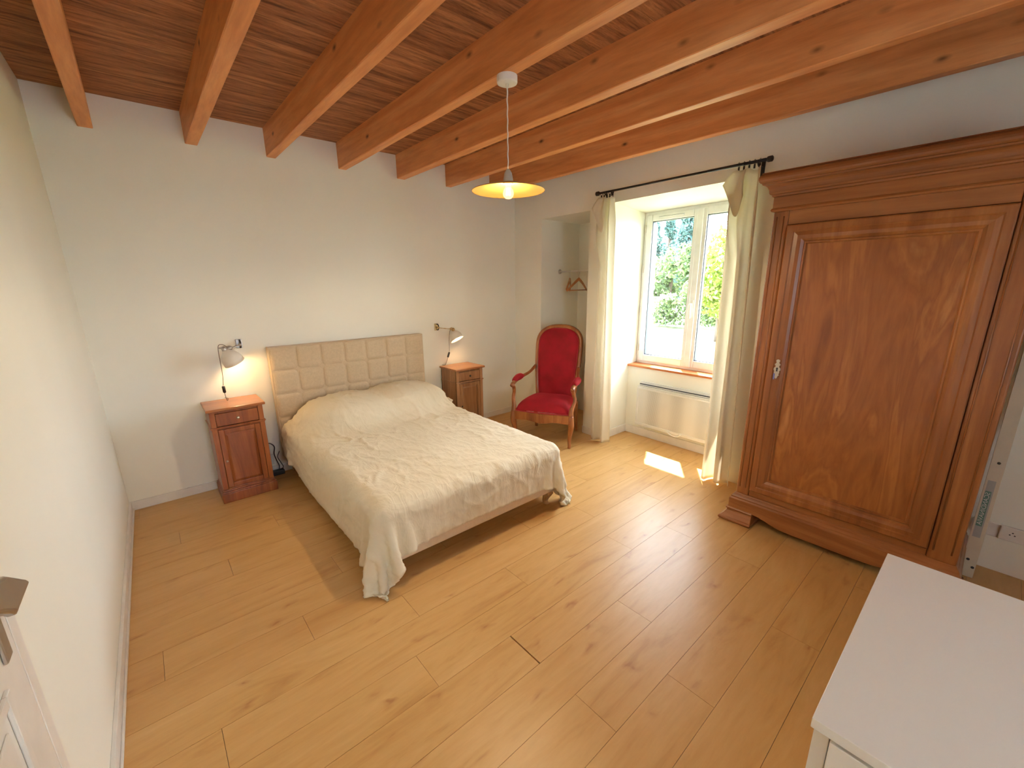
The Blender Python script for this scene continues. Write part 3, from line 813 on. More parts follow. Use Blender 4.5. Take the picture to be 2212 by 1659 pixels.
# ------------------------------------------------------------------ nightstands
def nightstand(label, loc, tops, body, knobmat):
    n = thing('nightstand', label, 'nightstand', loc, group='narrow wooden nightstands beside the bed')
    w, dp = .172, .300      # half width, depth (front at y=0, back at +dp)
    L = dict(local=True)
    obj('top', MB().box(-w-.018, w+.018, -.030, dp, .722, .742), tops, n, bevel=.005, **L)
    mb = MB()
    mb.box(-w, -w+.016, .004, dp-.01, .10, .722); mb.box(w-.016, w, .004, dp-.01, .10, .722); mb.box(-w, w, dp-.02, dp-.01, .10, .722); mb.box(-w+.01, w-.01, .01, dp-.01, .10, .115)
    for s in (-1, 1):
        x0, x1 = (s*w, s*(w-.034)); mb.box(min(x0, x1), max(x0, x1), -.004, .02, .10, .722)
    mb.box(-w+.03, w-.03, 0, .018, .702, .722); mb.box(-w+.03, w-.03, 0, .018, .578, .60); mb.box(-w+.03, w-.03, .0, .018, .098, .108)
    obj('cabinet_body', mb, body, n, bevel=.002, **L)
    mb = MB(); mb.box(-w-.008, w+.008, -.012, dp-.01, .590, .600); mb.box(-w-.004, w+.004, -.008, dp-.01, .584, .590)
    obj('waist_moulding', mb, body, n, bevel=.003, **L)
    d = obj('drawer', MB().box(-w+.036, w-.036, -.002, .20, .603, .700), body, n, bevel=.003, **L)
    obj('knob', MB().lathe([(.004, 0), (.004, .008), (.009, .012), (.0105, .017), (.007, .022), (.0005, .023)], 14, (0, -.002, .652), (0, -1, 0)), knobmat, d, **L)
    xs, z0, z1 = w-.036, .110, .576
    mb = MB(); fw = .036
    mb.box(-xs, -xs+fw, -.003, .016, z0, z1); mb.box(xs-fw, xs, -.003, .016, z0, z1); mb.box(-xs+fw, xs-fw, -.003, .016, z1-fw, z1); mb.box(-xs+fw, xs-fw, -.003, .016, z0, z0+fw)
    dd = obj('door', mb, body, n, bevel=.004, **L)
    a, b, c, e = -xs+fw, xs-fw, z0+fw, z1-fw; i = .018
    mb = MB(); mb.add([(a, .008, c), (b, .008, c), (b, .008, e), (a, .008, e), (a+i, .001, c+i), (b-i, .001, c+i), (b-i, .001, e-i), (a+i, .001, e-i)],
                      [(0,1,5,4), (1,2,6,5), (2,3,7,6), (3,0,4,7), (4,5,6,7)])
    obj('door_panel', mb, body, dd, **L)
    obj('door_knob', MB().lathe([(.003, 0), (.003, .007), (.007, .010), (.008, .014), (.004, .018), (.0005, .019)], 12, (-xs+fw*.55, -.003, .33), (0, -1, 0)), knobmat, dd, **L)
    mb = MB(); mb.box(-w-.016, w+.016, -.022, dp-.01, .0, .075); mb.box(-w-.012, w+.012, -.018, dp-.01, .075, .088); mb.box(-w-.005, w+.005, -.010, dp-.01, .088, .099)
    obj('plinth', mb, body, n, bevel=.004, **L)
    return n
NL = nightstand('reddish-brown nightstand left of the bed, lamp cord dropping onto it', (.724, -.336, 0), 'cherry_top', 'cherry', 'nickel')
NR = nightstand('lighter brown nightstand right of the bed, half hidden by the white sheet', (2.872, -.322, 0), 'nut_top', 'nutwood', 'black')

# ------------------------------------------------------------------ wall lamps
def wall_lamp(label, base, j2, shade_c, axis, cord, sw, metal):
    """base: wall plate centre, j2: joint at the shade, shade_c: centre of opening, axis: direction the opening faces"""
    L = thing('wall_lamp', label, 'wall lamp', (base[0], base[1], base[2]-.04), group='enamel reading lamps beside the bed')
    bx, by, bz = base; ax = Vector(axis).normalized(); oc = Vector(shade_c)
    mb = MB(); mb.box(bx-.022, bx+.022, -.012, 0, bz-.036, bz+.036)
    br = obj('wall_plate', mb, metal, L, bevel=.003)
    obj('clamp_ring', MB().tube([(bx+.004, -.022-.026*math.cos(a_), bz+.030*math.sin(a_)) for a_ in np.linspace(-PI*.6, PI*.6, 14)], .006, 8), 'black', L)
    J1 = Vector((bx, -.058, bz-.004)); J2 = Vector(j2)
    mb = MB(); mb.tube([(bx, -.01, bz), tuple(J1)], .011, 10)
    d = (J2-J1).normalized(); s = d.cross(Vector((0,0,1))).normalized()
    obj('arm_socket', mb, metal, L)
    mb = MB(); l_ = (J2-J1).length
    for q in (-1, 1):
        mb.tube(bez([J1+s*.002*q, J1+d*l_*.2+s*.013*q, J1+d*l_*.42+s*.003*q+Vector((0,0,.003*q)), J1+d*l_*.55-s*.003*q, J1+d*l_*.75-s*.012*q, J1+d*l_*.92-s*.010*q, J2-s*.002*q], 4), .0024, 6)
    obj('wire_arm', mb, metal, L)
    neck = oc-ax*.125
    mb = MB(); mb.lathe([(.001, -.018), (.016, -.014), (.020, 0), (.016, .014), (.001, .018)], 14, tuple(J2), tuple(s)); mb.tube([tuple(J2), tuple(neck)], .007, 8)
    mb.lathe([(.001, -.022), (.015, -.02), (.019, 0), (.020, .03), (.022, .034)], 16, tuple(neck), tuple(ax))
    hp = neck+Vector((0, 0, .008)); mb.tube([tuple(hp+s*.02), tuple(hp+s*.04)], .005, 8)
    obj('swivel_joint', mb, metal, L)
    # shade: opening radius .073, bell
    prof = [(.020, -.118), (.024, -.108), (.034, -.096), (.052, -.078), (.064, -.055), (.070, -.028), (.073, 0)]
    o = obj('lamp_shade', MB().lathe(prof, 32, tuple(oc), tuple(ax)), 'shade', L, solid=.0022, recalc=False)
    bc = oc-ax*.040
    b = obj('bulb', MB().lathe([(.0005, .030), (.016, .026), (.025, .012), (.027, -.002), (.022, -.02), (.013, -.036), (.012, -.05)], 18, tuple(bc), tuple(ax)), 'bulb2', L)
    lamp('POINT', 'bulb_light', 3.4, (1, .62, .26), tuple(bc), shadow_soft_size=.02).parent = None
    c = obj('power_cord', MB().tube(bez(cord, 8), .0024, 6), 'cordk', L)
    p, q = Vector(sw[0]), Vector(sw[1]); dd = (q-p).normalized()
    obj('cord_switch', MB().tube([p, p+dd*.006, q-dd*.006, q], [.006, .011, .011, .006], 10), 'black_plastic', L)
    obj('switch_collar', MB().tube([p-dd*.006, p+dd*.002], .006, 10), 'white', L)
    return L
M['cordk'] = simple('grey_brown_cord', (.16, .12, .09), .7)
wall_lamp('cream bell-shaped wall lamp left of the headboard, lit', (.860, 0, 1.162), (.772, -.150, 1.150), (.790, -.150, 1.035), (.40, .10, -.85),
          [(.760, -.150, 1.158), (.735, -.150, 1.180), (.708, -.150, 1.178), (.700, -.145, 1.14), (.700, -.140, 1.05), (.700, -.135, .95), (.692, -.130, .86), (.693, -.125, .80), (.698, -.13, .752), (.705, -.12, .7445), (.715, -.06, .7445), (.70, -.015, .745)],
          ((.691, -.130, .862), (.694, -.126, .806)), 'steel')
wall_lamp('cream bell-shaped wall lamp right of the headboard, opening turned to the room', (2.682, 0, 1.165), (2.800, -.150, 1.140), (2.838, -.165, 1.030), (.18, -.42, -.72),
          [(2.805, -.13, 1.15), (2.800, -.09, 1.13), (2.800, -.06, 1.02), (2.806, -.05, .93), (2.800, -.05, .87), (2.770, -.05, .80), (2.745, -.05, .752), (2.735, -.03, .7445), (2.73, -.006, .744)],
          ((2.803, -.05, .885), (2.780, -.05, .828)), 'brass')

# ------------------------------------------------------------------ pendant lamp
pc = (1.846, -2.195)
pend = thing('pendant_lamp', 'lit pendant lamp with flat round shade hanging from the ceiling beam', 'pendant lamp', (pc[0], pc[1], ZB))
obj('canopy', MB().lathe([(.0005, -.034), (.042, -.034), (.0485, -.031), (.050, -.027), (.050, 0)], 36, (pc[0], pc[1], ZB), cap=False), 'white', pend)
obj('cord_grip', MB().lathe([(.0005, -.052), (.005, -.052), (.007, -.044), (.009, -.034)], 14, (pc[0], pc[1], ZB)), 'ceramic', pend)
obj('textile_cord', MB().tube([(pc[0]+.0012*math.sin(k*1.3), pc[1]+.0012*math.cos(k*1.3), ZB-.05-k*.0125) for k in range(31)], .0032, 8), 'cordw', pend)
obj('socket_cup', MB().lathe([(.004, 2.170), (.010, 2.165), (.019, 2.150), (.024, 2.125), (.026, 2.105), (.024, 2.10)], 24, (pc[0], pc[1], 0)), 'ceramic', pend)
obj('lamp_shade', MB().lathe([(.022, 2.108), (.05, 2.103), (.10, 2.092), (.15, 2.079), (.185, 2.068), (.188, 2.066)], 56, (pc[0], pc[1], 0)), 'shade_in', pend, solid=.002, recalc=False)
obj('bulb', MB().lathe([(.0005, 2.028), (.014, 2.030), (.025, 2.040), (.0285, 2.054), (.025, 2.070), (.016, 2.082), (.013, 2.10)], 24, (pc[0], pc[1], 0)), 'bulb', pend)
mb = MB()
for k in range(6):
    a_ = k*PI/3; mb.tube([(pc[0]+.008*math.cos(a_), pc[1]+.008*math.sin(a_), 2.080), (pc[0]+.011*math.cos(a_+.5), pc[1]+.011*math.sin(a_+.5), 2.046)], .0016, 5)
obj('filament', mb, 'filament', pend)
lamp('POINT', 'pendant_light', 5.5, (1, .66, .30), (pc[0], pc[1], 2.056), shadow_soft_size=.02)
lamp('SPOT', 'pendant_fill_spot', 27.0, (1, .80, .54), (pc[0], pc[1], 2.050), (0, 0, -1), shadow_soft_size=.03, spot_size=math.radians(172), spot_blend=.25)  # added fill spot under the bulb, brightens the room without hitting the shade

# ------------------------------------------------------------------ armchair (local: +y is its back, x across, front legs at y=0)
ch = thing('armchair', 'high-backed wooden armchair in red velvet in the corner niche', 'armchair', (3.190, -1.110, 0), math.atan2(.565, -.825)+PI-math.radians(0))
# local x axis = (-.565,.825)*-1 -> right-hand side seen from the front ; local y axis = (.825,.565)
ch.rotation_euler = (0, 0, math.atan2(-.884, .466))
hwf, hwb = .295, .235      # half width front / back
LC = dict(local=True)
def leg_path(pts, rs, name, sec=1.0, mat='chairwood'):
    P_ = bez(pts, 5); n = len(P_); R_ = [rs[min(int(i/(n-1)*(len(rs)-1)), len(rs)-2)]+(rs[min(int(i/(n-1)*(len(rs)-1))+1, len(rs)-1)]-rs[min(int(i/(n-1)*(len(rs)-1)), len(rs)-2)])*((i/(n-1)*(len(rs)-1)) % 1 if i < n-1 else 1) for i in range(n)]
    return obj(name, MB().tube(P_, R_, 12), mat, ch, **LC)
for s in (-1, 1):
    # front leg: cabriole rising as arm support
    leg_path([(s*(hwf-.005), -.010, 0), (s*(hwf-.003), -.004, .025), (s*(hwf-.008), .012, .09), (s*(hwf+.003), .002, .18), (s*(hwf+.010), -.010, .255), (s*(hwf+.006), -.006, .34)], [.013, .016, .018, .022, .029, .031, .028], 'leg')
    leg_path([(s*(hwf+.006), -.006, .33), (s*(hwf+.008), .004, .40), (s*(hwf+.028), .045, .47), (s*(hwf+.022), .050, .53), (s*(hwf+.012), .012, .585), (s*(hwf+.018), -.020, .612)], [.027, .022, .018, .017, .019, .021], 'arm_support')
    leg_path([(s*(hwf+.018), -.030, .608), (s*(hwf+.018), .02, .624), (s*(hwf+.022), .12, .632), (s*(hwf+.012), .27, .645), (s*(hwb+.036), .41, .668), (s*(hwb+.012), .545, .715)], [.018, .022, .018, .017, .015, .018], 'arm_rest')
    rings = []
    for k in range(9):
        u = k/8; y = .045+.235*u; w = .038*math.sin(PI*(.14+.72*u))**.6; hgt = .046*math.sin(PI*(.08+.84*u))**.6; c = s*(hwf+.020-.006*u); z0 = .644+.006*u
        rings.append([(c+w*math.cos(a_), y, z0+max(math.sin(a_), -.25)*hgt) for a_ in np.linspace(0, 2*PI, 13)[:-1]])
    obj('arm_pad', MB().loft(rings), 'velvet', ch, **LC)
    # rear leg, square tapering, continues as back stile
    rings = []
    for z, y, w in ((0, .56, .015), (.12, .535, .018), (.26, .512, .021), (.36, .50, .022)):
        x = s*(hwb-.0); rings.append([(x-w, y-w, z), (x+w, y-w, z), (x+w, y+w, z), (x-w, y+w, z)])
    obj('leg', MB().loft(rings, smooth=False), 'chairwood', ch, bevel=.004, **LC)
# seat rails
mb = MB(); n = 20; rings = []
for k in range(n+1):
    u = -1+2*k/n; x = u*hwf; y = -.012-.030*(1-u*u); zb_ = .262-.0*u+.018*math.cos(u*PI*2)*-.5+.012*abs(u)**3-.008
    rings.append([(x, y-.012, zb_), (x, y+.02, zb_), (x, y+.02, .345), (x, y-.016, .345)])
mb.loft(rings, smooth=False); 
for s in (-1, 1):
    mb.hex([(s*hwf, .0, .275), (s*(hwf-.03), .0, .275), (s*(hwb-.03), .50, .28), (s*hwb, .50, .28), (s*hwf, .0, .345), (s*(hwf-.03), .0, .345), (s*(hwb-.03), .50, .345), (s*hwb, .50, .345)])
mb.box(-hwb, hwb, .485, .51, .28, .345)
obj('seat_rail', mb, 'chairwood', ch, bevel=.004, **LC)
# seat cushion
def seatfn(u, v):
    a_ = 2*u-1; b_ = v
    hw = (hwf-.012)+(hwb-hwf)*b_+.010*math.sin(b_*PI); x = a_*hw; y = -.032*(1-a_*a_)-.004+.505*b_
    e = max(0, (1-abs(a_)**5)*(1-abs(2*b_-1)**6)); z = .350+.100*e**.45+.028*math.sin(PI*min(1, b_+.12))*(1-a_*a_)
    return (x, y, z)
mb = MB(); mb.grid(seatfn, 34, 30)
obj('seat', mb, 'velvet', ch, recalc=False, **LC)
pp = [seatfn(k/24, 0) for k in range(25)]+[seatfn(1, k/16) for k in range(1, 17)]
obj('seat_piping', MB().tube([(p[0]*1.005, p[1]-.006, .350) for p in [seatfn(0, 1-k/16) for k in range(16)]+pp], .0065, 8), 'piping', ch, **LC)
# back: arched frame leaning back
def back_pt(x, t, dy=0):      # t height along back
    z = .36+t*.80; y = .485+.02+.175*max(t, 0)**1.25
    return (x, y+dy, z)
def back_w(t): return .200+.044*math.sin(min(1, t/.75)*PI/2)
path = []
for k in range(15): t = k/14*.74; path.append((-back_w(t), t))
for k in range(1, 20):
    a_ = PI-PI*k/20; w = back_w(.74); path.append((w*math.copysign(abs(math.cos(a_))**.8, math.cos(a_)), .74+.245*math.sin(a_)**.8))
for k in range(15): t = .74*(1-k/14); path.append((back_w(t), t))
rings = []
for i, (x, t) in enumerate(path):
    x0, t0 = path[max(i-1, 0)]; x1, t1 = path[min(i+1, len(path)-1)]
    tx, tz = x1-x0, (t1-t0)*.8; l_ = math.hypot(tx, tz); nx_, nz_ = -tz/l_, tx/l_    # outward
    r = []
    for (o_, d_) in ((-.024, -.012), (-.010, -.026), (.010, -.026), (.020, -.012), (.022, .014), (-.022, .014)):
        p = back_pt(x+nx_*o_, t+nz_*o_/.8, d_); r.append(p)
    rings.append(r)
obj('back_frame', MB().loft(rings), 'chairwood', ch, **LC)
mb = MB(); nu, nv = 26, 44
def backfn(u, v):
    t = -.02+v*.985; tt = min(t, .74)
    w = back_w(max(tt, 0))
    if t > .74: w = w*max(0, 1-min(1, max(0, (t-.74)/.234))**2.5)**.40
    w = max(w-.016, .001); a_ = 2*u-1; x = a_*w
    e = (1-abs(a_)**4)*(1-max(0, (t-.70)/.27)**3 if t > .70 else 1)
    return back_pt(x, max(t, -.02), -.018-.036*max(e, 0)**.6)
mb.grid(backfn, nu, nv); obj('backrest', mb, 'velvet', ch, recalc=False, **LC)
mb = MB()
def backrear(u, v):
    p = backfn(u, v); t = -.02+v*.985; q = back_pt(p[0], max(t, -.02), .012); return q
obj('back_cover', MB().grid(backrear, 12, 30), 'velvet', ch, recalc=False, **LC)
obj('back_piping', MB().tube([back_pt(x*(1-.024/max(abs(x), .06)) if abs(x) > .05 else x, t-(.026 if t > .9 else .020*max(0, (t-.74)/.245)), -.026) for x, t in path], .005, 6), 'piping', ch, **LC)

# ------------------------------------------------------------------ wardrobe
wy0, wy1 = -2.995, -4.062; wx, wb = 3.200, 3.715
wd = thing('wardrobe', 'tall antique walnut wardrobe with one burl-panelled door', 'wardrobe', ((wx+wb)/2, (wy0+wy1)/2, 0))
mb = MB()
pw = .082
mb.box(wx, wx+.05, wy0-pw, wy0, .195, 2.0); mb.box(wx, wx+.05, wy1, -3.952, .195, 2.0)
obj('front_post', MB().box(wx, wx+.05, wy0-pw, wy0, .195, 2.0), 'walnut', wd, bevel=.012, seg=3)
obj('front_post', MB().box(wx-.008, wx+.05, wy1, -3.9495, .195, 2.0), 'walnut', wd, bevel=.009, seg=3)
mb = MB(); mb.box(wx+.05, wb, wy0-.025, wy0-.005, .195, 2.0); mb.box(wx+.05, wb, wy1+.005, wy1+.025, .195, 2.0)
for y in (wy0-.004, wy1+.004): pass
mb.box(wb-.02, wb, wy1+.02, wy0-.02, .195, 2.0); mb.box(wx+.03, wb-.02, wy1+.02, wy0-.02, .20, .22); mb.box(wx+.03, wb-.02, wy1+.02, wy0-.02, 1.96, 1.99)
obj('carcass', mb, 'walnut', wd, bevel=.002)
for z0, z1 in ((.195, .243), (1.917, 2.0)):
    obj('cross_rail', MB().box(wx+.004, wx+.045, -3.948, wy0-pw, z0, z1), 'walnut_h', wd, bevel=.003)
# grooves on the posts
for y, x_ in ((wy0-.022, wx), (wy0-.058, wx), (-3.968, wx-.008), (-4.036, wx-.008)):
    obj('post_beading', MB().tube([(x_-.0005, y, .25), (x_-.0005, y, 1.965)], .0035, 6), 'walnut', wd)

def frame_sweep(mb, prof, rect):
    """profile (inset, height) swept along rectangle rect=(ya,yb,za,zb) on plane x=wx; mitred"""
    ya, yb, za, zb = rect; rings = []
    for ins, hgt in prof:
        rings.append([(wx-hgt, ya-ins, za+ins), (wx-hgt, yb+ins, za+ins), (wx-hgt, yb+ins, zb-ins), (wx-hgt, ya-ins, zb-ins)])
    n = len(prof)
    vs = [p for r in rings for p in r]; fs = []
    for i in range(n-1):
        for k in range(4):
            k2 = (k+1) % 4; fs.append((i*4+k, i*4+k2, (i+1)*4+k2, (i+1)*4+k))
    mb.add(vs, fs, False); return mb
dya, dyb, dza, dzb = wy0-pw-.004, -3.948, .247, 1.913
door = obj('door', frame_sweep(MB(), [(.0, -.02), (.0, .014), (.006, .018), (.034, .019), (.040, .013), (.060, .016), (.078, .013), (.092, .002), (.096, .006), (.102, .006), (.108, -.002), (.108, -.02)], (dya, dyb, dza, dzb)), 'walnut', wd, bevel=0)
mb = MB(); i = .106
mb.hex([(wx+.018, dya-i, dza+i), (wx+.004, dya-i, dza+i), (wx+.004, dyb+i, dza+i), (wx+.018, dyb+i, dza+i), (wx+.018, dya-i, dzb-i), (wx+.004, dya-i, dzb-i), (wx+.004, dyb+i, dzb-i), (wx+.018, dyb+i, dzb-i)])
obj('door_panel', mb, 'burl', door)
# escutcheon with keyhole
ky, kz = -3.140, 1.083
out = [(0, .062), (.009, .058), (.011, .050), (.007, .042), (.012, .034), (.017, .030), (.010, .022), (.011, .014), (.018, .008), (.019, -.004), (.013, -.012), (.016, -.020), (.011, -.028), (.015, -.036), (.008, -.042), (.007, -.052), (.0, -.060)]
poly = [(wx-.019, ky+a_, kz+b_) for a_, b_ in out]+[(wx-.019, ky-a_, kz+b_) for a_, b_ in reversed(out[1:-1])]
es = obj('escutcheon', MB().prism(poly, (-.003, 0, 0)), 'nickel', door, bevel=.001)
obj('keyhole', MB().prism([(wx-.0225, ky+a_, kz+b_) for a_, b_ in [(0, .012), (.005, .008), (.005, .002), (.003, -.002), (.005, -.012), (-.005, -.012), (-.003, -.002), (-.005, .002), (-.005, .008)]], (-.0008, 0, 0)), 'black', es)
obj('key_tag', MB().hex([(wx-.024, ky+.006+a_, kz+b_) if c_ == 0 else (wx-.026, ky+.006+a_, kz+b_) for c_ in (0, 1) for a_, b_ in ((.0, -.062), (.008, -.062), (.009, -.026), (.001, -.026))]), 'bluetag', es)

def u_sweep(mb, prof, y0, y1, x0, xb, smooth=False):
    """profile (outset, z) around front and both sides"""
    rings = []
    for o_, z in prof:
        rings.append([(xb, y0+o_, z), (x0-o_, y0+o_, z), (x0-o_, y1-o_, z), (xb, y1-o_, z)])
    n = len(prof); vs = [p for r in rings for p in r]; fs = []
    for i in range(n-1):
        for k in range(3): fs.append((i*4+k, i*4+k+1, (i+1)*4+k+1, (i+1)*4+k))
    fs.append(tuple(range((n-1)*4, n*4))); fs.append((3, 2, 1, 0))
    mb.add(vs, fs, smooth); return mb
arc = [(.028+.030*(1-math.cos(a_)), 2.098+.040*math.sin(a_)) for a_ in np.linspace(0.1, PI/2, 7)]
tor = [(.060+.016*math.sin(a_), 2.146+.024*(1-math.cos(a_))) for a_ in np.linspace(0, PI, 8)]
prof = [(0, 1.992), (.010, 1.995), (.014, 2.003), (.010, 2.011), (.006, 2.014), (.006, 2.072), (.014, 2.076), (.016, 2.084), (.024, 2.088), (.028, 2.096)]+arc+[(.060, 2.144)]+tor+[(.066, 2.196), (.062, 2.202)]
obj('cornice', u_sweep(MB(), prof, wy0, wy1, wx, wb), 'walnut_h', wd)
prof = [(.0, .202), (.004, .200), (.010, .194), (.010, .188), (.016, .184), (.022, .176), (.022, .168), (.028, .162), (.030, .158), (.030, .092), (.0, .092)]
mb = MB(); u_sweep(mb, prof, wy0-.004, wy1+.004, wx, wb)
# shaped lower edge of the plinth
n = 30; rings = []
for k in range(n+1):
    u = k/n; y = wy0+.02+(wy1-wy0-.04)*u
    d_ = min(u, 1-u)
    zb_ = .090-.045*(1/(1+math.exp(-(d_-.22)/.03)))
    rings.append([(wx-.030, y, zb_), (wx-.012, y, zb_), (wx-.012, y, .094), (wx-.030, y, .094)])
mb.loft(rings, smooth=False)
obj('plinth', mb, 'walnut_h', wd, bevel=.002)
for (ya, yb, s) in ((wy0+.030, wy0-.125, 1), (wy1-.030, wy1+.125, -1)):
    # ogee bracket foot, flared at the floor
    prof = [(.006, .092), (.012, .088), (.012, .080), (.002, .074), (.004, .064), (.018, .044), (.034, .030), (.044, .026), (.050, .018), (.048, .008), (.036, .0)]
    rings = []
    for o_, z in prof:
        x0 = wx-.026-o_; yo = ya+s*o_*.8; yi = yb-s*(o_*.25); xb = wx+.13
        rings.append([(x0, yo, z), (x0, yi, z), (xb, yi, z), (xb, yo, z)])
    obj('foot', MB().loft(rings, smooth=False), 'walnut_h', wd, bevel=.003)
for ya in (wy0-.07, wy1+.01):
    obj('rear_foot', MB().box(wb-.07, wb-.01, ya, ya+.06, 0, .094), 'walnut', wd)

# ------------------------------------------------------------------ ivory board leaning behind the wardrobe
bd_a, bd_b = Vector((3.545, -4.112, .0)), Vector((3.708, -4.112, 1.42))
bd = thing('leaning_board', 'narrow ivory board with holes and a sticker, leaning on the wall beside the wardrobe', 'board', (3.545, -4.112, 0))
dirv = (bd_b-bd_a).normalized(); nv_ = Vector((0, 1, 0)).cross(dirv); nv_ = -nv_ if nv_.x > 0 else nv_
def bp(u, w, o_=0): return tuple(bd_a+dirv*u+Vector((0, w, 0))+nv_*o_)
Lb = 1.38; hw = .027
mb = MB(); mb.hex([bp(.0, -hw, 0), bp(.0, hw, 0), bp(.0, hw, .018), bp(.0, -hw, .018), bp(Lb, -hw, 0), bp(Lb, hw, 0), bp(Lb, hw, .018), bp(Lb, -hw, .018)])
obj('plank', mb, 'board', bd, bevel=.002)
for u, w in ((.10, .008), (.06, -.016), (.66, -.002)):
    obj('bolt_hole', MB().lathe([(.0005, .0006), (.006, .0006), (.007, 0)], 14, bp(u, w, .0184), tuple(nv_)), 'black', bd)
st = obj('sticker', MB().hex([bp(a_, b_, c_) for c_ in (.0184, .0190) for a_, b_ in ((.235, -.012), (.56, -.012), (.56, .018), (.235, .018))]), 'sticker', bd)
obj('sticker_band', MB().hex([bp(a_, b_, c_) for c_ in (.0191, .0193) for a_, b_ in ((.30, -.006), (.50, -.006), (.50, .017), (.30, .017))]), 'stickerg', st)
cu = bpy.data.curves.new('sticker_text', 'FONT'); cu.body = 'SCANDINAVIA'; cu.size = .030; cu.align_x = 'CENTER'; cu.align_y = 'CENTER'; cu.extrude = .0002
to = bpy.data.objects.new('tmp', cu); COL.objects.link(to)
bpy.context.view_layer.update()
me = bpy.data.meshes.new_from_object(to); bpy.data.objects.remove(to)
tm = MB(); cx_ = [v.co.x for v in me.vertices]; k_ = .185/(max(cx_)-min(cx_))
tm.v = [bp(.40-v.co.x*k_, .0055+v.co.y*.85, .0196+v.co.z) for v in me.vertices]; tm.f = [tuple(p.vertices) for p in me.polygons]; tm.sm = [False]*len(tm.f)
obj('sticker_lettering', tm, 'stickerw', st)

# ------------------------------------------------------------------ socket and raceway on the wall at the far right
rw = tag(obj('cable_raceway', wbox(MB(), -4.085, -5.2, -.016, 0, .205, .285), 'white', None, bevel=.003), 'white cable raceway low on the window wall, right of the wardrobe', 'cable raceway')
ws = thing('wall_socket', 'white wall socket on the raceway at the right edge', 'socket', (WX(-4.24, -.02), -4.24, .21))
obj('socket_plate', wbox(MB(), -4.190, -4.285, -.030, -.0162, .208, .288), 'white', ws, bevel=.004)
for dy, dz in ((-.009, .0), (.009, .0), (0, .013)):
    obj('pin_hole', MB().lathe([(.0005, .001), (.0035, .001)], 10, (WX(-4.237, -.0302), -4.237+dy, .248+dz), (-1, 0, 0)), 'black', ws)
obj('cord_hole', MB().tube([(WX(-4.13, -.018), -4.130, .238), (WX(-4.13, -.018), -4.133, .262)], .004, 6), 'black', rw)  # black bar standing for the cord hole in the raceway

# ------------------------------------------------------------------ power strip and cable by the left nightstand
ps = thing('power_strip', 'black power strip with tangled cord on the floor between nightstand and bed', 'power strip', (.955, -.06, 0))
obj('strip_body', MB().box(.915, 1.03, -.075, -.020, 0, .04), 'black_plastic', ps, bevel=.006)
obj('cord', MB().tube(bez([(.925, -.012, .29), (.96, -.02, .285), (.985, -.03, .25), (.975, -.03, .19), (.985, -.03, .13), (1.0, -.035, .07), (.99, -.045, .035)], 6), .004, 8), 'black_plastic', ps)
obj('cord', MB().tube(bez([(1.02, -.02, .20), (1.0, -.02, .15), (1.015, -.03, .10), (1.03, -.03, .05), (1.0, -.045, .035)], 6), .003, 8), 'black_plastic', ps)
so = thing('wall_socket', 'white wall socket behind the left nightstand cord', 'socket', (.93, -.01, .10))
obj('socket_plate', MB().box(.88, .97, -.012, 0, .09, .18), 'white', so, bevel=.003)

# ------------------------------------------------------------------ white chest of drawers in the foreground
cx0, cx1, cy0, cy1 = 1.159, 1.935, -3.885, -5.15
cs = thing('chest_of_drawers', 'white chest of drawers with a bare top in the foreground', 'chest of drawers', ((cx0+cx1)/2, (cy0+cy1)/2, 0))
obj('top', MB().box(cx0, cx1, cy1, cy0, .757, .780), 'chest', cs, bevel=.0015)
mb = MB(); mb.box(cx0+.018, cx1-.004, cy0-.030, cy0-.004, 0, .757); mb.box(cx0+.018, cx1-.004, cy1+.004, cy1+.030, 0, .757); mb.box(cx1-.02, cx1-.004, cy1+.03, cy0-.03, .04, .757)
mb.box(cx0+.05, cx1-.02, cy1+.03, cy0-.03, .0, .04)
obj('side_panel', mb, 'chest', cs, bevel=.0015)
for k in range(4):
    z0 = .045+k*.177
    for a_, b_ in ((cy0-.032, (cy0+cy1)/2+.002), ((cy0+cy1)/2-.002, cy1+.032)):
        obj('drawer', MB().box(cx0+.004, cx0+.022, min(a_, b_), max(a_, b_), z0, z0+.170), 'chest', cs, bevel=.0015)

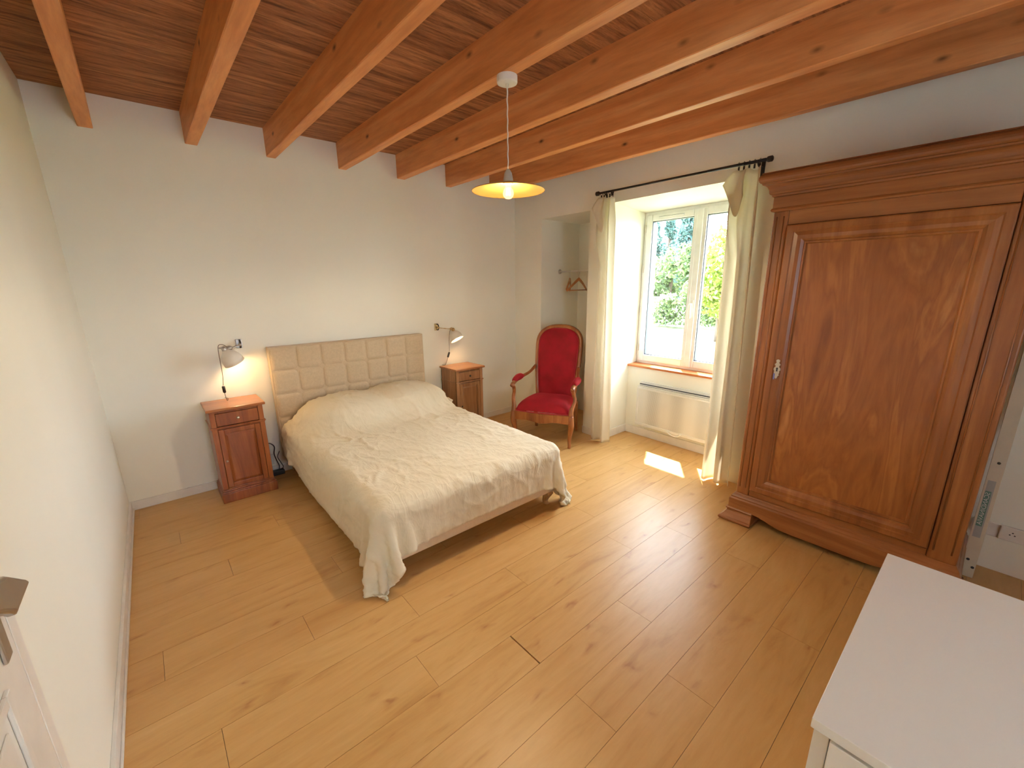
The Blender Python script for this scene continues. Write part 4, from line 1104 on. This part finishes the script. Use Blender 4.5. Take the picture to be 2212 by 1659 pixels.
# ------------------------------------------------------------------ garden
GZ = -.2
lawn = obj('lawn', MB().box(4.62, 60, -30, 45, GZ-.3, GZ), 'lawn', origin=(5, 0, GZ)); tag(lawn, 'sun-bleached lawn outside the window', 'lawn', kind='stuff')
gw = obj('garden_wall', MB().box(18.0, 18.3, 5.95, 20, GZ+.01, .92), 'stone', None); tag(gw, 'pale rendered garden wall behind the white-flowering shrub', 'garden wall')
obj('coping', MB().box(17.95, 18.35, 5.9, 20, .92, 1.0), 'stone', gw).parent = gw
gw.children[0].matrix_parent_inverse = Matrix.Identity(4)
for v_ in gw.children[0].data.vertices: pass
def foliage(name, label, cat, base, crown, leaf, nleaf, lsize, trunk=.1, group=None, petals=0, seed=0):
    rng = random.Random(seed); t = thing(name, label, cat, base, group=group)
    bx, by, bz = base
    if trunk:
        H_ = max(c[0][2] for c in crown); obj('trunk', MB().tube(bez([(bx, by, bz), (bx+.05, by+.03, bz+H_*.4), (bx, by, bz+H_*.9)], 4), [trunk]*4+[trunk*.7]*5, 10), 'bark', t)
    def leaves(n, size, inside, mat, nm):
        vs, fs, tn = [], [], []
        for i in range(n):
            (c, r) = crown[rng.randrange(len(crown))]
            d = Vector((rng.gauss(0, 1), rng.gauss(0, 1), rng.gauss(0, 1))).normalized()
            rr = inside+(1-inside)*rng.random()**.6
            p = Vector((bx+c[0]+d.x*r[0]*rr, by+c[1]+d.y*r[1]*rr, bz+c[2]+d.z*r[2]*rr))
            if noise.noise(p*1.6+Vector((seed, 0, 0))) < -.18 or p.z < GZ+size*1.6: continue
            a_ = Vector((rng.gauss(0, 1), rng.gauss(0, 1), rng.gauss(0, 1))).normalized(); b_ = a_.cross(Vector((rng.gauss(0, 1), rng.gauss(0, 1), rng.gauss(0, 1)))).normalized()
            s = size*(.6+.8*rng.random()); k = len(vs)
            vs += [p-a_*s, p+b_*s*.5, p+a_*s, p-b_*s*.5]; fs.append((k, k+1, k+2, k+3)); tn.append(rng.random())
        mb = MB(); mb.v = [tuple(q) for q in vs]; mb.f = fs; mb.sm = [False]*len(fs)
        o = obj(nm, mb, mat, t, recalc=False)
        at_ = o.data.attributes.new('tone', 'FLOAT', 'FACE'); at_.data.foreach_set('value', tn)
    leaves(nleaf, lsize, .25, leaf, 'crown')
    if petals: leaves(petals, lsize*.9, .85, 'petal', 'blossom')
    return t
def cone(h, r, n=9, z0=.3):
    return [((0, 0, z0+(h-z0)*k/n), (r*(1-k/n)**.8+.15, r*(1-k/n)**.8+.15, h/n*.8)) for k in range(n)]
foliage('conifer', 'dark conifer at the far left of the left window pane', 'tree', (23.5, 10.15, GZ), cone(5.4, 1.1), 'leaf_conifer', 5200, .13, .14, 'conifers behind the garden', seed=1)
foliage('conifer', 'slim dark conifer top rising between the two taller garden trees', 'tree', (26.0, 10.55, GZ), cone(6.2, .8), 'leaf_conifer', 4000, .13, .12, 'conifers behind the garden', seed=2)
foliage('conifer', 'tall blue-green conifer beside the window mullion', 'tree', (23.5, 8.0, GZ), cone(7.8, 1.1), 'leaf_conifer', 6500, .13, .16, 'conifers behind the garden', seed=3)
foliage('leafy_tree', 'green leafy tree in front of the conifers, middle of the left pane', 'tree', (20.0, 6.9, GZ), [((0, 0, 2.2), (1.0, 1.1, 1.2)), ((.2, .6, 1.6), (.8, .8, .8)), ((0, -.7, 2.6), (.9, .8, 1.0))], 'leaf_green', 5200, .12, .12, seed=4)
foliage('leafy_tree', 'bright yellow-green leafy tree filling the right window pane', 'tree', (13.8, 1.75, GZ), [((0, 0, 2.6), (.9, .8, 1.0)), ((.3, .5, 1.9), (.9, .55, .9)), ((0, -.8, 3.3), (1.0, .9, .9)), ((-.2, -.1, 1.4), (.8, .8, .7)), ((0, -1.8, 2.6), (1.2, 1.2, 1.4))], 'leaf_yellow', 8000, .085, .11, seed=5)
foliage('flowering_shrub', 'white-flowering shrub in front of the garden wall', 'shrub', (17.0, 5.35, GZ), [((0, 0, .6), (.6, .55, .8)), ((0, -.5, .7), (.6, .5, .75)), ((.1, .35, .35), (.4, .4, .5))], 'leaf_green', 4200, .075, 0, petals=900, seed=6)
foliage('shrub', 'dense green shrub at the lawn edge behind the right pane', 'shrub', (17.2, 3.7, GZ), [((0, 0, .8), (.7, .9, 1.0)), ((0, -1.0, .9), (.7, .8, 1.0)), ((.1, .6, 1.1), (.6, .6, 1.1)), ((0, -2.2, .8), (.7, 1.0, 1.0))], 'leaf_green', 6500, .085, 0, seed=7)
